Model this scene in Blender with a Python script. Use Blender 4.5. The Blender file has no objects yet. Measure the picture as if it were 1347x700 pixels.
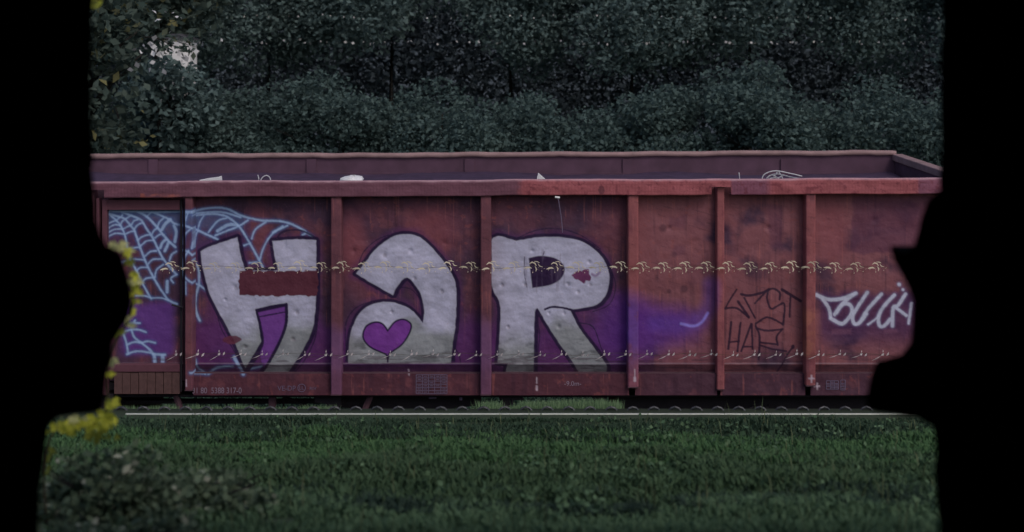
import bpy, math, random
import numpy as np
from mathutils import Vector, Matrix, Euler

# ------------------------------------------------------------------ camera, sky, sun, exposure
S = bpy.context.scene
COL = S.collection
H = 4.9                      # eye height above the wagon's rail
F = 1800.0                   # focal length in pixels of the 1347 px wide photograph
CX, CY = 673.5, 35.0         # horizon is high in the photograph: the camera looks level with a shifted lens
cam = bpy.data.cameras.new('camera'); camo = bpy.data.objects.new('camera', cam); COL.objects.link(camo)
camo.location = (0, 0, H); camo.rotation_euler = (math.radians(90), 0, 0)
cam.sensor_width = 36; cam.lens = F / 1347 * 36; cam.shift_y = -(350 - CY) / 1347
cam.clip_start = 0.05; cam.clip_end = 500
cam.dof.use_dof = True; cam.dof.focus_distance = 14.6; cam.dof.aperture_fstop = 1.4
S.camera = camo

SUN_EL, SUN_AZ = math.radians(47), math.radians(146)       # azimuth clockwise from +Y
w = bpy.data.worlds.new('World'); S.world = w; w.use_nodes = True
nt = w.node_tree; bg = nt.nodes['Background']; sky = nt.nodes.new('ShaderNodeTexSky')
sky.sky_type = 'NISHITA'; sky.sun_disc = False; sky.sun_elevation = SUN_EL; sky.sun_rotation = SUN_AZ
sky.air_density = 1.0; sky.dust_density = 4.0; sky.ozone_density = 1.0
nt.links.new(sky.outputs[0], bg.inputs[0]); bg.inputs[1].default_value = 0.15
sl = bpy.data.lights.new('sun', 'SUN'); so = bpy.data.objects.new('sun', sl); COL.objects.link(so)
sl.energy = 0.7; sl.angle = math.radians(14); sl.color = (1.0, 0.97, 0.95)
sd_ = Vector((math.sin(SUN_AZ) * math.cos(SUN_EL), math.cos(SUN_AZ) * math.cos(SUN_EL), math.sin(SUN_EL)))
so.rotation_euler = sd_.to_track_quat('Z', 'Y').to_euler()
S.view_settings.view_transform = 'Standard'; S.view_settings.look = 'None'
S.view_settings.exposure = -0.62; S.view_settings.gamma = 1

# ------------------------------------------------------------------ helpers
rng = np.random.default_rng(7); random.seed(7)

def W(px, py, D):
    """the point at distance D seen at a pixel of the photograph"""
    return ((px - CX) * D / F, D, H - (py - CY) * D / F)

def tag(o, label=None, cat=None, group=None, kind=None):
    if label: o['label'] = label
    if cat: o['category'] = cat
    if group: o['group'] = group
    if kind: o['kind'] = kind
    return o

def empty(name, loc, label, cat, group=None):
    o = bpy.data.objects.new(name, None); COL.objects.link(o); o.location = loc
    o.empty_display_size = 0.2
    return tag(o, label, cat, group)

def rootloc(o):
    v = Vector((0, 0, 0))
    while o is not None:
        v = v + Vector(o.location); o = o.parent
    return v

def link(name, mesh, parent=None):
    o = bpy.data.objects.new(name, mesh); COL.objects.link(o)
    if parent is not None: o.parent = parent
    return o

def mesh_np(name, V, Fq, mat, parent=None, smooth=False, col=None):
    """V (n,3) in world coordinates, Fq (m,3|4) faces"""
    V = np.asarray(V, dtype=np.float64)
    if parent is not None: V = V - np.array(rootloc(parent))
    me = bpy.data.meshes.new(name)
    Fq = np.asarray(Fq, dtype=np.int32); k = Fq.shape[1]
    me.vertices.add(len(V)); me.vertices.foreach_set('co', V.astype(np.float32).ravel())
    me.loops.add(Fq.size); me.loops.foreach_set('vertex_index', Fq.ravel())
    me.polygons.add(len(Fq))
    me.polygons.foreach_set('loop_start', np.arange(0, Fq.size, k, dtype=np.int32))
    me.polygons.foreach_set('loop_total', np.full(len(Fq), k, dtype=np.int32))
    if smooth: me.polygons.foreach_set('use_smooth', np.ones(len(Fq), dtype=bool))
    me.update(calc_edges=True)
    if col is not None:
        a = me.color_attributes.new('Col', 'FLOAT_COLOR', 'POINT')
        c4 = np.ones((len(V), 4), dtype=np.float32); c4[:, :3] = col
        a.data.foreach_set('color', c4.ravel())
    me.materials.append(mat)
    return link(name, me, parent)

class MB:
    """collects shapes into one mesh (world coordinates)"""
    def __init__(s): s.v = []; s.f = []
    def box(s, x0, x1, y0, y1, z0, z1):
        b = len(s.v)
        s.v += [(x0, y0, z0), (x1, y0, z0), (x1, y1, z0), (x0, y1, z0), (x0, y0, z1), (x1, y0, z1), (x1, y1, z1), (x0, y1, z1)]
        s.f += [tuple(b + i for i in q) for q in ((0, 3, 2, 1), (4, 5, 6, 7), (0, 1, 5, 4), (1, 2, 6, 5), (2, 3, 7, 6), (3, 0, 4, 7))]
        return s
    def prism(s, pts, y0, y1, back=None):
        """outline pts [(x,z)] extruded from y0 to y1; back: other outline at y1"""
        n = len(pts); b = len(s.v); bk = back or pts
        s.v += [(x, y0, z) for x, z in pts] + [(x, y1, z) for x, z in bk]
        s.f += [tuple(b + i for i in range(n)), tuple(b + n + i for i in reversed(range(n)))]
        s.f += [(b + i, b + n + i, b + n + (i + 1) % n, b + (i + 1) % n) for i in range(n)]
        return s
    def tube(s, pts, r, n=6, r1=None):
        pts = [Vector(p) for p in pts]; m = len(pts); b = len(s.v)
        for i, p in enumerate(pts):
            t = (pts[min(i + 1, m - 1)] - pts[max(i - 1, 0)]).normalized()
            u = t.cross(Vector((0, 0, 1)))
            if u.length < 1e-3: u = t.cross(Vector((1, 0, 0)))
            u.normalize(); v = t.cross(u)
            rr = r if r1 is None else r + (r1 - r) * i / max(1, m - 1)
            for k in range(n):
                a = 2 * math.pi * k / n; q = p + (u * math.cos(a) + v * math.sin(a)) * rr
                s.v.append(tuple(q))
        for i in range(m - 1):
            for k in range(n):
                a, c = b + i * n + k, b + i * n + (k + 1) % n
                s.f.append((a, c, c + n, a + n))
        s.f.append(tuple(b + k for k in reversed(range(n)))); s.f.append(tuple(b + (m - 1) * n + k for k in range(n)))
        return s
    def disc(s, cx, cz, r, y0, y1, n=24):
        return s.prism([(cx + r * math.cos(2 * math.pi * k / n), cz + r * math.sin(2 * math.pi * k / n)) for k in range(n)], y0, y1)
    def build(s, name, mat, parent=None, smooth=False, bevel=0):
        me = bpy.data.meshes.new(name); L = rootloc(parent) if parent is not None else Vector((0, 0, 0))
        me.from_pydata([tuple(Vector(v) - L) for v in s.v], [], s.f); me.update()
        if smooth:
            for p in me.polygons: p.use_smooth = True
        me.materials.append(mat)
        o = link(name, me, parent)
        if bevel:
            m = o.modifiers.new('bevel', 'BEVEL'); m.width = bevel; m.segments = 2; m.limit_method = 'ANGLE'
        return o

def lin(c):
    c = np.asarray(c, dtype=np.float64) / 255.0
    return np.where(c <= 0.04045, c / 12.92, ((c + 0.055) / 1.055) ** 2.4)
K = 2.1
def A(r, g, b, k=K):
    """surface colour of something that shows as (r,g,b) in this dim photograph"""
    return tuple(np.clip(lin((r, g, b)) * k, 0, 0.85))

_T = rng.random((256, 256))
def vnoise(x, y, seed=0):
    x = np.asarray(x, float) + seed * 17.3; y = np.asarray(y, float) + seed * 31.7
    xi = np.floor(x).astype(int); yi = np.floor(y).astype(int); fx = x - xi; fy = y - yi
    fx = fx * fx * (3 - 2 * fx); fy = fy * fy * (3 - 2 * fy)
    g = lambda i, j: _T[(xi + i) % 256, (yi + j) % 256]
    return (g(0, 0) * (1 - fx) + g(1, 0) * fx) * (1 - fy) + (g(0, 1) * (1 - fx) + g(1, 1) * fx) * fy
def fbm(x, y, seed=0, o=4):
    r = 0; a = 0.5; t = 0
    for i in range(o):
        r = r + a * vnoise(np.asarray(x) * 2 ** i, np.asarray(y) * 2 ** i, seed + i * 3); t += a; a *= 0.5
    return r / t
def sstep(a, b, x):
    t = np.clip((x - a) / (b - a), 0, 1); return t * t * (3 - 2 * t)

# ------------------------------------------------------------------ materials
def nodes(name):
    m = bpy.data.materials.new(name); m.use_nodes = True
    return m, m.node_tree, m.node_tree.nodes['Principled BSDF']

def mat_plain(name, c, rough=0.7, var=0.25, scale=8, bump=0.2, metal=0, spec=0.3):
    m, t, p = nodes(name)
    tc = t.nodes.new('ShaderNodeTexCoord'); n = t.nodes.new('ShaderNodeTexNoise'); n.inputs['Scale'].default_value = scale
    n.inputs['Detail'].default_value = 6
    t.links.new(tc.outputs['Object'], n.inputs['Vector'])
    mx = t.nodes.new('ShaderNodeMixRGB'); mx.blend_type = 'MIX'
    mx.inputs[1].default_value = (*[v * (1 - var) for v in c], 1); mx.inputs[2].default_value = (*[min(1, v * (1 + var)) for v in c], 1)
    t.links.new(n.outputs['Fac'], mx.inputs[0]); t.links.new(mx.outputs[0], p.inputs['Base Color'])
    b = t.nodes.new('ShaderNodeBump'); b.inputs['Strength'].default_value = bump; b.inputs['Distance'].default_value = 0.01
    t.links.new(n.outputs['Fac'], b.inputs['Height']); t.links.new(b.outputs[0], p.inputs['Normal'])
    p.inputs['Roughness'].default_value = rough; p.inputs['Metallic'].default_value = metal
    p.inputs['Specular IOR Level'].default_value = spec
    return m

def mat_painted(name):
    """sheet steel: the paint's own colour from the Col attribute, with grain and small dents"""
    m, t, p = nodes(name)
    at = t.nodes.new('ShaderNodeAttribute'); at.attribute_name = 'Col'
    tc = t.nodes.new('ShaderNodeTexCoord')
    n = t.nodes.new('ShaderNodeTexNoise'); n.inputs['Scale'].default_value = 55; n.inputs['Detail'].default_value = 5
    n2 = t.nodes.new('ShaderNodeTexNoise'); n2.inputs['Scale'].default_value = 5; n2.inputs['Detail'].default_value = 3
    t.links.new(tc.outputs['Object'], n.inputs['Vector']); t.links.new(tc.outputs['Object'], n2.inputs['Vector'])
    mr = t.nodes.new('ShaderNodeMapRange'); mr.inputs[3].default_value = 0.86; mr.inputs[4].default_value = 1.14
    t.links.new(n.outputs['Fac'], mr.inputs[0])
    mx = t.nodes.new('ShaderNodeMixRGB'); mx.blend_type = 'MULTIPLY'; mx.inputs[0].default_value = 1
    t.links.new(at.outputs['Color'], mx.inputs[1]); t.links.new(mr.outputs[0], mx.inputs[2])
    t.links.new(mx.outputs[0], p.inputs['Base Color'])
    b = t.nodes.new('ShaderNodeBump'); b.inputs['Strength'].default_value = 0.12; b.inputs['Distance'].default_value = 0.008
    b2 = t.nodes.new('ShaderNodeBump'); b2.inputs['Strength'].default_value = 0.4; b2.inputs['Distance'].default_value = 0.06
    t.links.new(n.outputs['Fac'], b.inputs['Height']); t.links.new(n2.outputs['Fac'], b2.inputs['Height'])
    t.links.new(b2.outputs[0], b.inputs['Normal']); t.links.new(b.outputs[0], p.inputs['Normal'])
    p.inputs['Roughness'].default_value = 0.6; p.inputs['Specular IOR Level'].default_value = 0.25
    return m

def mat_leaf(name, c0, c1, trans=0.3, c2=None):
    m = bpy.data.materials.new(name); m.use_nodes = True; t = m.node_tree
    p = t.nodes['Principled BSDF']; out = t.nodes['Material Output']
    g = t.nodes.new('ShaderNodeNewGeometry'); r = t.nodes.new('ShaderNodeValToRGB')
    r.color_ramp.elements[0].color = (*c0, 1); r.color_ramp.elements[1].color = (*c1, 1)
    if c2:
        e = r.color_ramp.elements.new(0.93); e.color = (*c1, 1)
        r.color_ramp.elements[-1].color = (*c2, 1); r.color_ramp.elements[-1].position = 0.97
    t.links.new(g.outputs['Random Per Island'], r.inputs[0])
    t.links.new(r.outputs[0], p.inputs['Base Color']); p.inputs['Roughness'].default_value = 0.7
    p.inputs['Specular IOR Level'].default_value = 0.12
    tr = t.nodes.new('ShaderNodeBsdfTranslucent'); t.links.new(r.outputs[0], tr.inputs[0])
    mx = t.nodes.new('ShaderNodeMixShader'); mx.inputs[0].default_value = trans
    t.links.new(p.outputs[0], mx.inputs[1]); t.links.new(tr.outputs[0], mx.inputs[2]); t.links.new(mx.outputs[0], out.inputs[0])
    return m

M = {}
M['paint'] = mat_painted('painted_steel')
M['inner'] = mat_plain('worn_inner_steel', A(62, 44, 58), 0.8, 0.45, 5, 0.4)
M['rimtop'] = mat_plain('worn_rim_steel', A(106, 86, 88), 0.65, 0.5, 6, 0.4)
M['dark_steel'] = mat_plain('dark_running_gear', (0.022, 0.019, 0.026), 0.7, 0.4, 8)
M['brown_steel'] = mat_plain('rusty_brown_steel', A(62, 44, 52), 0.8, 0.4, 12)
M['cable'] = mat_plain('dark_cable', (0.02, 0.02, 0.025), 0.6)
M['mark'] = mat_plain('stencil_white', A(105, 92, 108), 0.7, 0.35, 90)
M['plate'] = mat_plain('faded_stencil', A(82, 72, 92), 0.7, 0.5, 60)
M['white'] = mat_plain('white_plastic', (0.8, 0.8, 0.85), 0.4, 0.1, 10)
M['wire'] = mat_plain('pale_wire', (0.6, 0.6, 0.66), 0.45, 0.2, 20)
M['scrap'] = mat_plain('dark_scrap', A(46, 34, 52), 0.85, 0.6, 9, 0.8)
M['blackout'] = mat_plain('blackout_stone', (0.018, 0.017, 0.017), 0.95, 0.4, 6, 0.6, spec=0.05)  # near-black so the added walls round the camera show no bounced light
M['ballast'] = mat_plain('ballast', (0.16, 0.15, 0.14), 0.9, 0.6, 30, 0.9)
M['rail'] = mat_plain('worn_rail_steel', (0.62, 0.66, 0.60), 0.45, 0.25, 20, 0.2, metal=0.2)
M['railside'] = mat_plain('rusty_rail', (0.07, 0.05, 0.045), 0.8, 0.4, 14)
M['clip'] = mat_plain('grey_rail_clip', (0.06, 0.065, 0.075), 0.45, 0.5, 30, 0.3, metal=0.3)
M['bark'] = mat_plain('dark_bark', (0.022, 0.021, 0.020), 0.95, 0.5, 14, 0.8)
M['whitewall'] = mat_plain('white_render', (0.88, 0.87, 0.90), 0.7, 0.08, 4)
M['slate'] = mat_plain('slate', (0.08, 0.08, 0.1), 0.7, 0.3, 8)
M['earth'] = mat_plain('earth_under_grass', (0.040, 0.062, 0.036), 0.95, 0.5, 2.5, 0.6)
M['hedge_leaf'] = mat_leaf('hedge_leaf', (0.060, 0.098, 0.098), (0.115, 0.170, 0.165), 0.3)
M['tree_leaf'] = mat_leaf('tree_leaf', (0.085, 0.135, 0.14), (0.165, 0.235, 0.235), 0.3)
M['wood_leaf'] = mat_leaf('wood_leaf', (0.035, 0.05, 0.065), (0.075, 0.10, 0.12), 0.2)
M['near_leaf'] = mat_leaf('maple_leaf', (0.050, 0.080, 0.074), (0.105, 0.140, 0.120), 0.3, (0.24, 0.23, 0.11))
M['ivy_leaf'] = mat_leaf('yellow_ivy_leaf', (0.36, 0.42, 0.03), (0.88, 0.86, 0.14), 0.3)
M['ivy_pale'] = mat_leaf('pale_ivy_leaf', (0.62, 0.64, 0.22), (0.84, 0.82, 0.46), 0.3)
M['ivy_dim'] = mat_leaf('olive_ivy_leaf', (0.18, 0.22, 0.04), (0.40, 0.42, 0.08), 0.5)
M['stem'] = mat_plain('creeper_stem', (0.06, 0.05, 0.03), 0.8)
M['sprig'] = mat_leaf('dry_sprig', (0.70, 0.62, 0.48), (0.86, 0.80, 0.66), 0.15)
M['drop'] = mat_leaf('pale_bud', (0.62, 0.56, 0.60), (0.80, 0.74, 0.76), 0.1)
M['blossom'] = mat_leaf('white_glint', (0.30, 0.30, 0.32), (0.6, 0.6, 0.6), 0.1)  # pale specks imitating glints of light among the leaves
M['bush_leaf'] = mat_leaf('dark_bush_leaf', (0.075, 0.115, 0.078), (0.16, 0.215, 0.14), 0.2, (0.50, 0.52, 0.42))
M['bush_olive'] = mat_leaf('olive_bush_leaf', (0.10, 0.13, 0.05), (0.24, 0.26, 0.10), 0.2)
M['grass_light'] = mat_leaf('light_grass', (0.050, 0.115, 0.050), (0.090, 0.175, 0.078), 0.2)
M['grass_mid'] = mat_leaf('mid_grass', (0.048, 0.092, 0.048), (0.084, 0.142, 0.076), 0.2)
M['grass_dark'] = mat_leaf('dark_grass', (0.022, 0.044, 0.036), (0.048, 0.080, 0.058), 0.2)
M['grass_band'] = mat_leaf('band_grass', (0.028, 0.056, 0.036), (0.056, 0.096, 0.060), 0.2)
M['grass_front'] = mat_leaf('front_grass', (0.078, 0.145, 0.082), (0.135, 0.22, 0.125), 0.2)  # lighter than the other grasses to offset the shade of the added walls
M['stalk'] = mat_leaf('pale_stalk', (0.09, 0.13, 0.07), (0.17, 0.20, 0.11), 0.2)
M['grass_lightened'] = mat_leaf('lightened_meadow_grass', (0.42, 0.60, 0.36), (0.60, 0.76, 0.50), 0.2)  # lightened to read as sunlit though it lies in the wagon's shadow

# ------------------------------------------------------------------ ground
SL = (3.0 - 1.2) / (12.9 - 4.0)
def gz(D):
    if D < 4.0: return 3.0
    if D < 12.9: return 1.2 + (12.9 - D) * SL
    if D < 13.25: return 1.2
    if D < 13.55: return 1.2 - (D - 13.25) / 0.3 * 1.2
    return 0.0
def gzv(D): return np.array([gz(d) for d in np.ravel(D)]).reshape(np.shape(D))
ys = [-60, -20, -8, 0, 3, 4] + list(np.linspace(4.4, 12.9, 24)) + [13.25, 13.35, 13.45, 13.55, 14, 16, 18, 20, 24, 30, 45, 80, 180]
xs = [-150, -60, -30, -18] + list(np.linspace(-12, 12, 49)) + [18, 30, 60, 150]
gx, gy = np.meshgrid(xs, ys); gzz = gzv(gy) + np.where((gy > 4.2) & (gy < 12.6), (vnoise(gx * 1.1, gy * 1.1, 5) - 0.5) * 0.10, 0)
nx, ny = len(xs), len(ys); idx = np.arange(nx * ny).reshape(ny, nx)
tag(mesh_np('ground', np.stack([gx.ravel(), gy.ravel(), gzz.ravel()], 1),
    np.stack([idx[:-1, :-1].ravel(), idx[:-1, 1:].ravel(), idx[1:, 1:].ravel(), idx[1:, :-1].ravel()], 1), M['earth'], smooth=True), kind='structure')
tag(MB().box(-40, 40, 13.75, 17.0, -0.2, 0.03).build('ballast_bed', M['ballast']), kind='structure')

# ------------------------------------------------------------------ graffiti: the paint on the wagon side, in photograph pixels
def cr(pts, closed=False, n=6):
    """Catmull-Rom through points; a third element 1 marks a corner"""
    P = [tuple(p) for p in pts]; out = []; m = len(P)
    for i in range(m if closed else m - 1):
        p1, p2 = P[i], P[(i + 1) % m]
        p0 = P[i - 1] if (closed or i > 0) else p1; p3 = P[(i + 2) % m] if (closed or i + 2 < m) else p2
        if len(p1) > 2: p0 = p1
        if len(p2) > 2: p3 = p2
        for k in range(n):
            t = k / n
            out.append(tuple(0.5 * (2 * p1[a] + (p2[a] - p0[a]) * t + (2 * p0[a] - 5 * p1[a] + 4 * p2[a] - p3[a]) * t * t
                                    + (3 * p1[a] - p0[a] - 3 * p2[a] + p3[a]) * t ** 3) for a in (0, 1)))
    if not closed: out.append(P[-1][:2])
    return np.array(out)

def dseg(x, y, pl, w0=None, w1=None):
    d = np.full(x.shape, 1e9); n = len(pl)
    for i in range(n - 1):
        ax, ay = pl[i]; bx, by = pl[i + 1]; ex, ey = bx - ax, by - ay; L = ex * ex + ey * ey + 1e-9
        t = np.clip(((x - ax) * ex + (y - ay) * ey) / L, 0, 1)
        q = np.hypot(x - ax - ex * t, y - ay - ey * t)
        if w0 is not None: q = q - (w0 + (w1 - w0) * (i + t) / (n - 1))
        d = np.minimum(d, q)
    return d
def dpoly(x, y, pl):
    d = dseg(x, y, np.vstack([pl, pl[:1]])); ins = np.zeros(x.shape, bool); n = len(pl)
    for i in range(n):
        ax, ay = pl[i]; bx, by = pl[(i + 1) % n]
        if ay == by: continue
        c = ((ay > y) != (by > y)) & (x < (bx - ax) * (y - ay) / (by - ay) + ax); ins ^= c
    return np.where(ins, -d, d)

H_SIL = cr([(264, 331, 1), (275, 325), (312, 312, 1), (317, 338), (323, 356, 1), (366, 356, 1), (361, 336), (358, 317, 1), (390, 315), (416, 316, 1),
            (416, 355), (416, 389), (414, 416), (410, 436), (398, 461), (377, 493, 1), (343, 493, 1), (359, 468), (371, 443), (377, 423), (377, 400, 1),
            (358, 403), (337, 408, 1), (341, 424), (345, 450, 1), (335, 467), (323, 487, 1), (315, 466), (304, 441), (283, 402), (274, 381), (266, 350)], True, 4)
A_SIL = cr([(468, 360, 1), (481, 344.5), (495, 327), (514, 313), (531, 308), (550, 311), (566, 324), (581.5, 341), (594, 360), (600, 378), (599.5, 421),
            (595, 456), (593.5, 478, 1), (458, 478, 1), (459.5, 450), (463.6, 431), (473, 412), (487, 401), (509, 397), (528, 401), (544, 410.5), (556, 424.6, 1),
            (558, 412), (556, 396), (550, 380.6), (536, 365), (523, 376), (517, 388.5, 1), (490, 373)], True, 4)
HEART = cr([(510, 436, 1), (503, 427), (493.5, 424.6), (482, 430), (478, 443.5), (487, 456), (507.6, 465.5), (510, 471, 1), (513, 464), (528, 453), (538, 438), (540, 427), (531, 421), (520, 424)], True, 5)
R_SIL = cr([(646.5, 318), (652, 312), (660, 311), (679, 317, 1), (709, 312), (742, 312.7), (768, 319), (788, 334), (799, 352), (801.5, 369), (797.6, 387), (784.5, 401),
            (761.5, 406), (750, 407, 1), (761.5, 431), (781, 457), (797.6, 480), (797, 493.5, 1), (763, 493.5, 1), (751.6, 474), (728.6, 441), (707, 405, 1), (703, 418), (702, 493, 1),
            (664.5, 493.5, 1), (668, 478, 1), (654.6, 477, 1), (657, 440), (658, 402), (650, 385), (646, 369), (647, 345)], True, 4)
R_CNT = cr([(696, 340, 1), (712, 337), (732, 341), (742, 352), (738.5, 365), (725, 374), (700.6, 378.5, 1)], True, 5)
R_HOLE = np.array([(751.6, 362), (757, 358), (761.5, 355.5), (765, 357), (769, 354), (774.6, 354), (775, 361), (778, 365), (776, 370), (771, 369), (768, 373), (762, 369), (756, 367)])

WEB = [  # points, half width
 ([(140, 278), (170, 278), (205, 279), (237, 278)], 1.5), ([(140, 279), (141, 300), (140, 318)], 1.2),
 ([(141, 280), (153, 290), (158, 296), (162, 303), (165, 312), (168, 328), (172, 342), (180, 357), (187, 372), (199, 393)], 1.3),
 ([(143, 281), (156, 285), (164, 288), (172, 297), (177, 304), (181, 315), (184, 324), (190, 340), (195, 352), (202, 365), (213, 383), (222, 395), (233, 400)], 1.5),
 ([(160, 279), (171, 283), (181, 287), (187, 291), (193, 301), (199, 309), (203, 317), (208, 327), (214, 339), (223, 351), (232, 361)], 1.5),
 ([(182, 279), (193, 285), (207, 299), (215, 309), (223, 318), (231, 325)], 1.6),
 ([(200, 279), (213, 284), (223, 289), (229, 294), (237, 296), (243, 297), (254, 301), (260, 303), (286, 315)], 1.5),
 ([(141, 295), (147, 292), (153, 290)], 1.1), ([(141, 301), (150, 296), (157, 296)], 1.1), ([(141, 307), (150, 302), (161, 301)], 1.1), ([(141, 312), (152, 307), (164, 308)], 1.1),
 ([(153, 290), (158, 286), (161, 283)], 1.1), ([(158, 297), (161, 291), (167, 287), (173, 283)], 1.1), ([(161, 302), (168, 298), (173, 296)], 1.1), ([(165, 308), (171, 305), (177, 304)], 1.1),
 ([(173, 296), (176, 291), (181, 289)], 1.1), ([(177, 301), (181, 296), (187, 293)], 1.1), ([(181, 316), (188, 311), (195, 309), (199, 309)], 1.1), ([(184, 324), (188, 321), (193, 317), (203, 316)], 1.1),
 ([(190, 338), (198, 331), (206, 330)], 1.1), ([(195, 347), (202, 341), (214, 341)], 1.1), ([(160, 345), (172, 342), (180, 341), (190, 342)], 1.1),
 ([(165, 329), (171, 327), (183, 325)], 1.0), ([(180, 356), (185, 352), (195, 352)], 1.1), ([(187, 371), (193, 366), (203, 365)], 1.1), ([(204, 365), (206, 355), (215, 348)], 1.1),
 ([(178, 389), (190, 389), (199, 392)], 1.0), ([(201, 392), (212, 392), (221, 395)], 1.0),
 ([(200, 308), (203, 303), (207, 300)], 1.1), ([(204, 313), (211, 308), (216, 309)], 1.1), ([(193, 285), (197, 281), (200, 279)], 1.1),
 ([(207, 299), (210, 292), (215, 287)], 1.2), ([(213, 302), (218, 294), (224, 289)], 2.2), ([(211, 326), (214, 319), (219, 315)], 1.8), ([(222, 319), (217, 330)], 2.0), ([(230, 318), (232, 305), (229, 297)], 2.0),
 ([(223, 343), (226, 335), (232, 331)], 1.3), ([(228, 372), (225, 366), (233, 361)], 1.3), ([(220, 384), (220, 370)], 2.0),
 # on the post
 ([(242, 279), (253, 279)], 1.8), ([(243, 281), (243, 297)], 1.2), ([(247, 281), (244, 290)], 1.0), ([(250, 302), (243, 309), (241, 321)], 1.1), ([(254, 303), (254, 315), (252, 327)], 1.1),
 ([(240, 329), (247, 331), (253, 336)], 1.3), ([(248, 330), (242, 340), (240, 352), (241, 362), (251, 371), (262, 375), (270, 381)], 1.4), ([(244, 371), (244, 387)], 1.3),
 ([(254, 343), (261, 353), (262, 372)], 1.5), ([(262, 374), (257, 392), (258, 410), (263, 422)], 1.7),
 # right of the post
 ([(254, 284), (272, 282), (286, 282), (300, 286), (316, 300), (329, 321), (343, 346), (346, 352)], 1.4),
 ([(254, 278), (274, 274), (297, 274.5), (318, 284), (343, 290), (368, 291), (386, 296), (402, 305)], 1.5), ([(254, 281), (290, 279), (316, 286)], 1.4),
 ([(260, 303), (263, 292), (268, 284)], 1.1), ([(274, 306), (286, 291), (298, 287)], 1.2), ([(254, 327), (258, 308), (262, 303)], 1.1), ([(283, 310), (298, 304), (313, 298), (326, 290)], 1.3),
 ([(286, 304), (300, 296), (312, 296)], 2.2), ([(331, 314), (336, 302), (350, 292)], 1.2), ([(342, 341), (347, 325), (359, 307), (378, 297)], 1.2), ([(359, 306), (372, 298)], 1.6),
 ([(321, 323), (329, 320)], 1.2), ([(328, 346), (338, 345)], 1.2), ([(398, 309), (404, 307), (411, 312)], 1.3),
 # lower left corner
 ([(161, 437), (173, 433.5), (184, 434), (192, 437)], 1.4), ([(162, 438), (166, 451), (168.5, 464)], 1.4), ([(173, 434), (177, 444), (186, 451), (197, 460), (203, 468)], 1.5),
 ([(167, 454), (176, 450), (186, 451), (194, 449), (204, 451)], 1.4), ([(167, 466), (180, 462), (198, 464)], 1.4), ([(201, 466), (217, 467)], 1.6), ([(203, 468), (204, 479)], 2.2), ([(214, 468), (214, 479)], 2.4),
 ([(168, 425), (184, 425)], 1.3), ([(172, 430), (178, 421)], 1.3),
 ([(257, 473), (260, 484), (270, 492)], 1.4), ([(250, 491), (266, 491)], 1.4), ([(274, 492), (286, 484), (306, 482)], 1.6), ([(308, 470), (320, 492)], 2.2), ([(325, 487), (345, 482)], 1.3),
]
TAGB = [([(969, 381), (960, 395), (954, 406)], .8), ([(954, 406), (967, 405), (976, 410), (985, 418)], 1.1), ([(970.6, 396.4), (985, 417)], 1.3), ([(975, 387), (985, 389), (1003, 385), (1011, 381)], 1.3),
 ([(979, 392), (993, 418)], .9), ([(1009, 382), (993, 399)], .9), ([(1011, 381), (1018, 380), (1025.6, 385), (1025.6, 394)], 1.1),
 ([(1010.7, 382), (1009, 393), (1014, 406), (1022, 403), (1031, 399), (1032, 410), (1030, 427)], 1.0), ([(1030, 427), (1018, 420), (1007, 417.6), (994, 426)], 1.0),
 ([(1028.7, 381), (1040, 388), (1053, 396)], 1.6), ([(1040, 388.6), (1038.6, 417)], .9), ([(962, 424), (958, 459)], 1.2), ([(974, 424.7), (970, 462)], 1.1), ([(960, 450), (972, 449)], .8),
 ([(988, 426), (975, 462)], 1.0), ([(988.7, 426), (990, 459)], 1.0), ([(977, 456), (989, 456)], .8), ([(994, 429), (999, 443), (998, 473)], 1.1), ([(995, 431.7), (1009, 435), (1029.5, 433)], 1.0),
 ([(1028, 434), (1021.7, 443), (1023, 454)], 1.0), ([(999.7, 450.6), (1022, 453)], 1.0), ([(999, 453.7), (1015, 459), (1034, 462)], .9), ([(1043, 456), (1043, 457)], 2.0), ([(1042, 458), (1036, 466)], 1.0), ([(1036, 466), (1022, 492)], .6)]
TAGW = [([(1074, 388), (1089, 394), (1108, 393), (1126, 386)], 2.4), ([(1082, 393), (1090, 405), (1093, 417)], 2.2), ([(1124, 387), (1108, 400), (1098, 414)], 2.2),
 ([(1100, 412), (1108, 401), (1118, 401), (1121, 411), (1113, 423), (1106, 426), (1093, 419)], 2.3), ([(1141, 385), (1128, 405), (1122, 416), (1124, 426), (1131, 424.5), (1140, 413)], 2.3),
 ([(1159.6, 387), (1142.6, 406), (1134, 420)], 2.2), ([(1176.6, 388), (1162, 404), (1156, 417), (1157, 428), (1163, 429), (1171, 420)], 2.2), ([(1142, 427), (1153, 419), (1160, 407)], 1.3),
 ([(1191, 387), (1181, 402), (1175, 405), (1174, 429)], 2.3), ([(1179, 405), (1192, 415)], 2.0), ([(1199, 399), (1195, 425)], 1.8), ([(1182.5, 374), (1183, 374.5)], 2.2), ([(1187.5, 381), (1188, 381.5)], 1.7)]
SHADOWLINES = [([(283, 402), (290, 430), (304, 455), (323, 487)], .7), ([(416, 416), (417, 432), (412, 452), (400, 475), (385, 493)], .8), ([(471, 352), (478, 332), (495, 316), (512, 309)], .6),
 ([(523, 378), (540, 380), (552, 392)], .6), ([(455, 455), (455, 425), (468, 405), (490, 396)], .7), ([(679, 314), (705, 303), (735, 301), (765, 310), (790, 328)], .6),
 ([(801, 350), (810, 375), (802, 400), (780, 410)], .6), ([(762, 425), (780, 430), (790, 455), (798, 475)], .7), ([(707, 425), (710, 440), (707, 470)], .6), ([(596, 455), (603, 465), (606, 478)], .7),
 ([(363, 316), (372, 305), (395, 303), (415, 313)], 1.2), ([(340, 417), (377, 410)], .8), ([(559, 396), (568, 384), (580, 392), (578, 412)], .5)]
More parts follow.
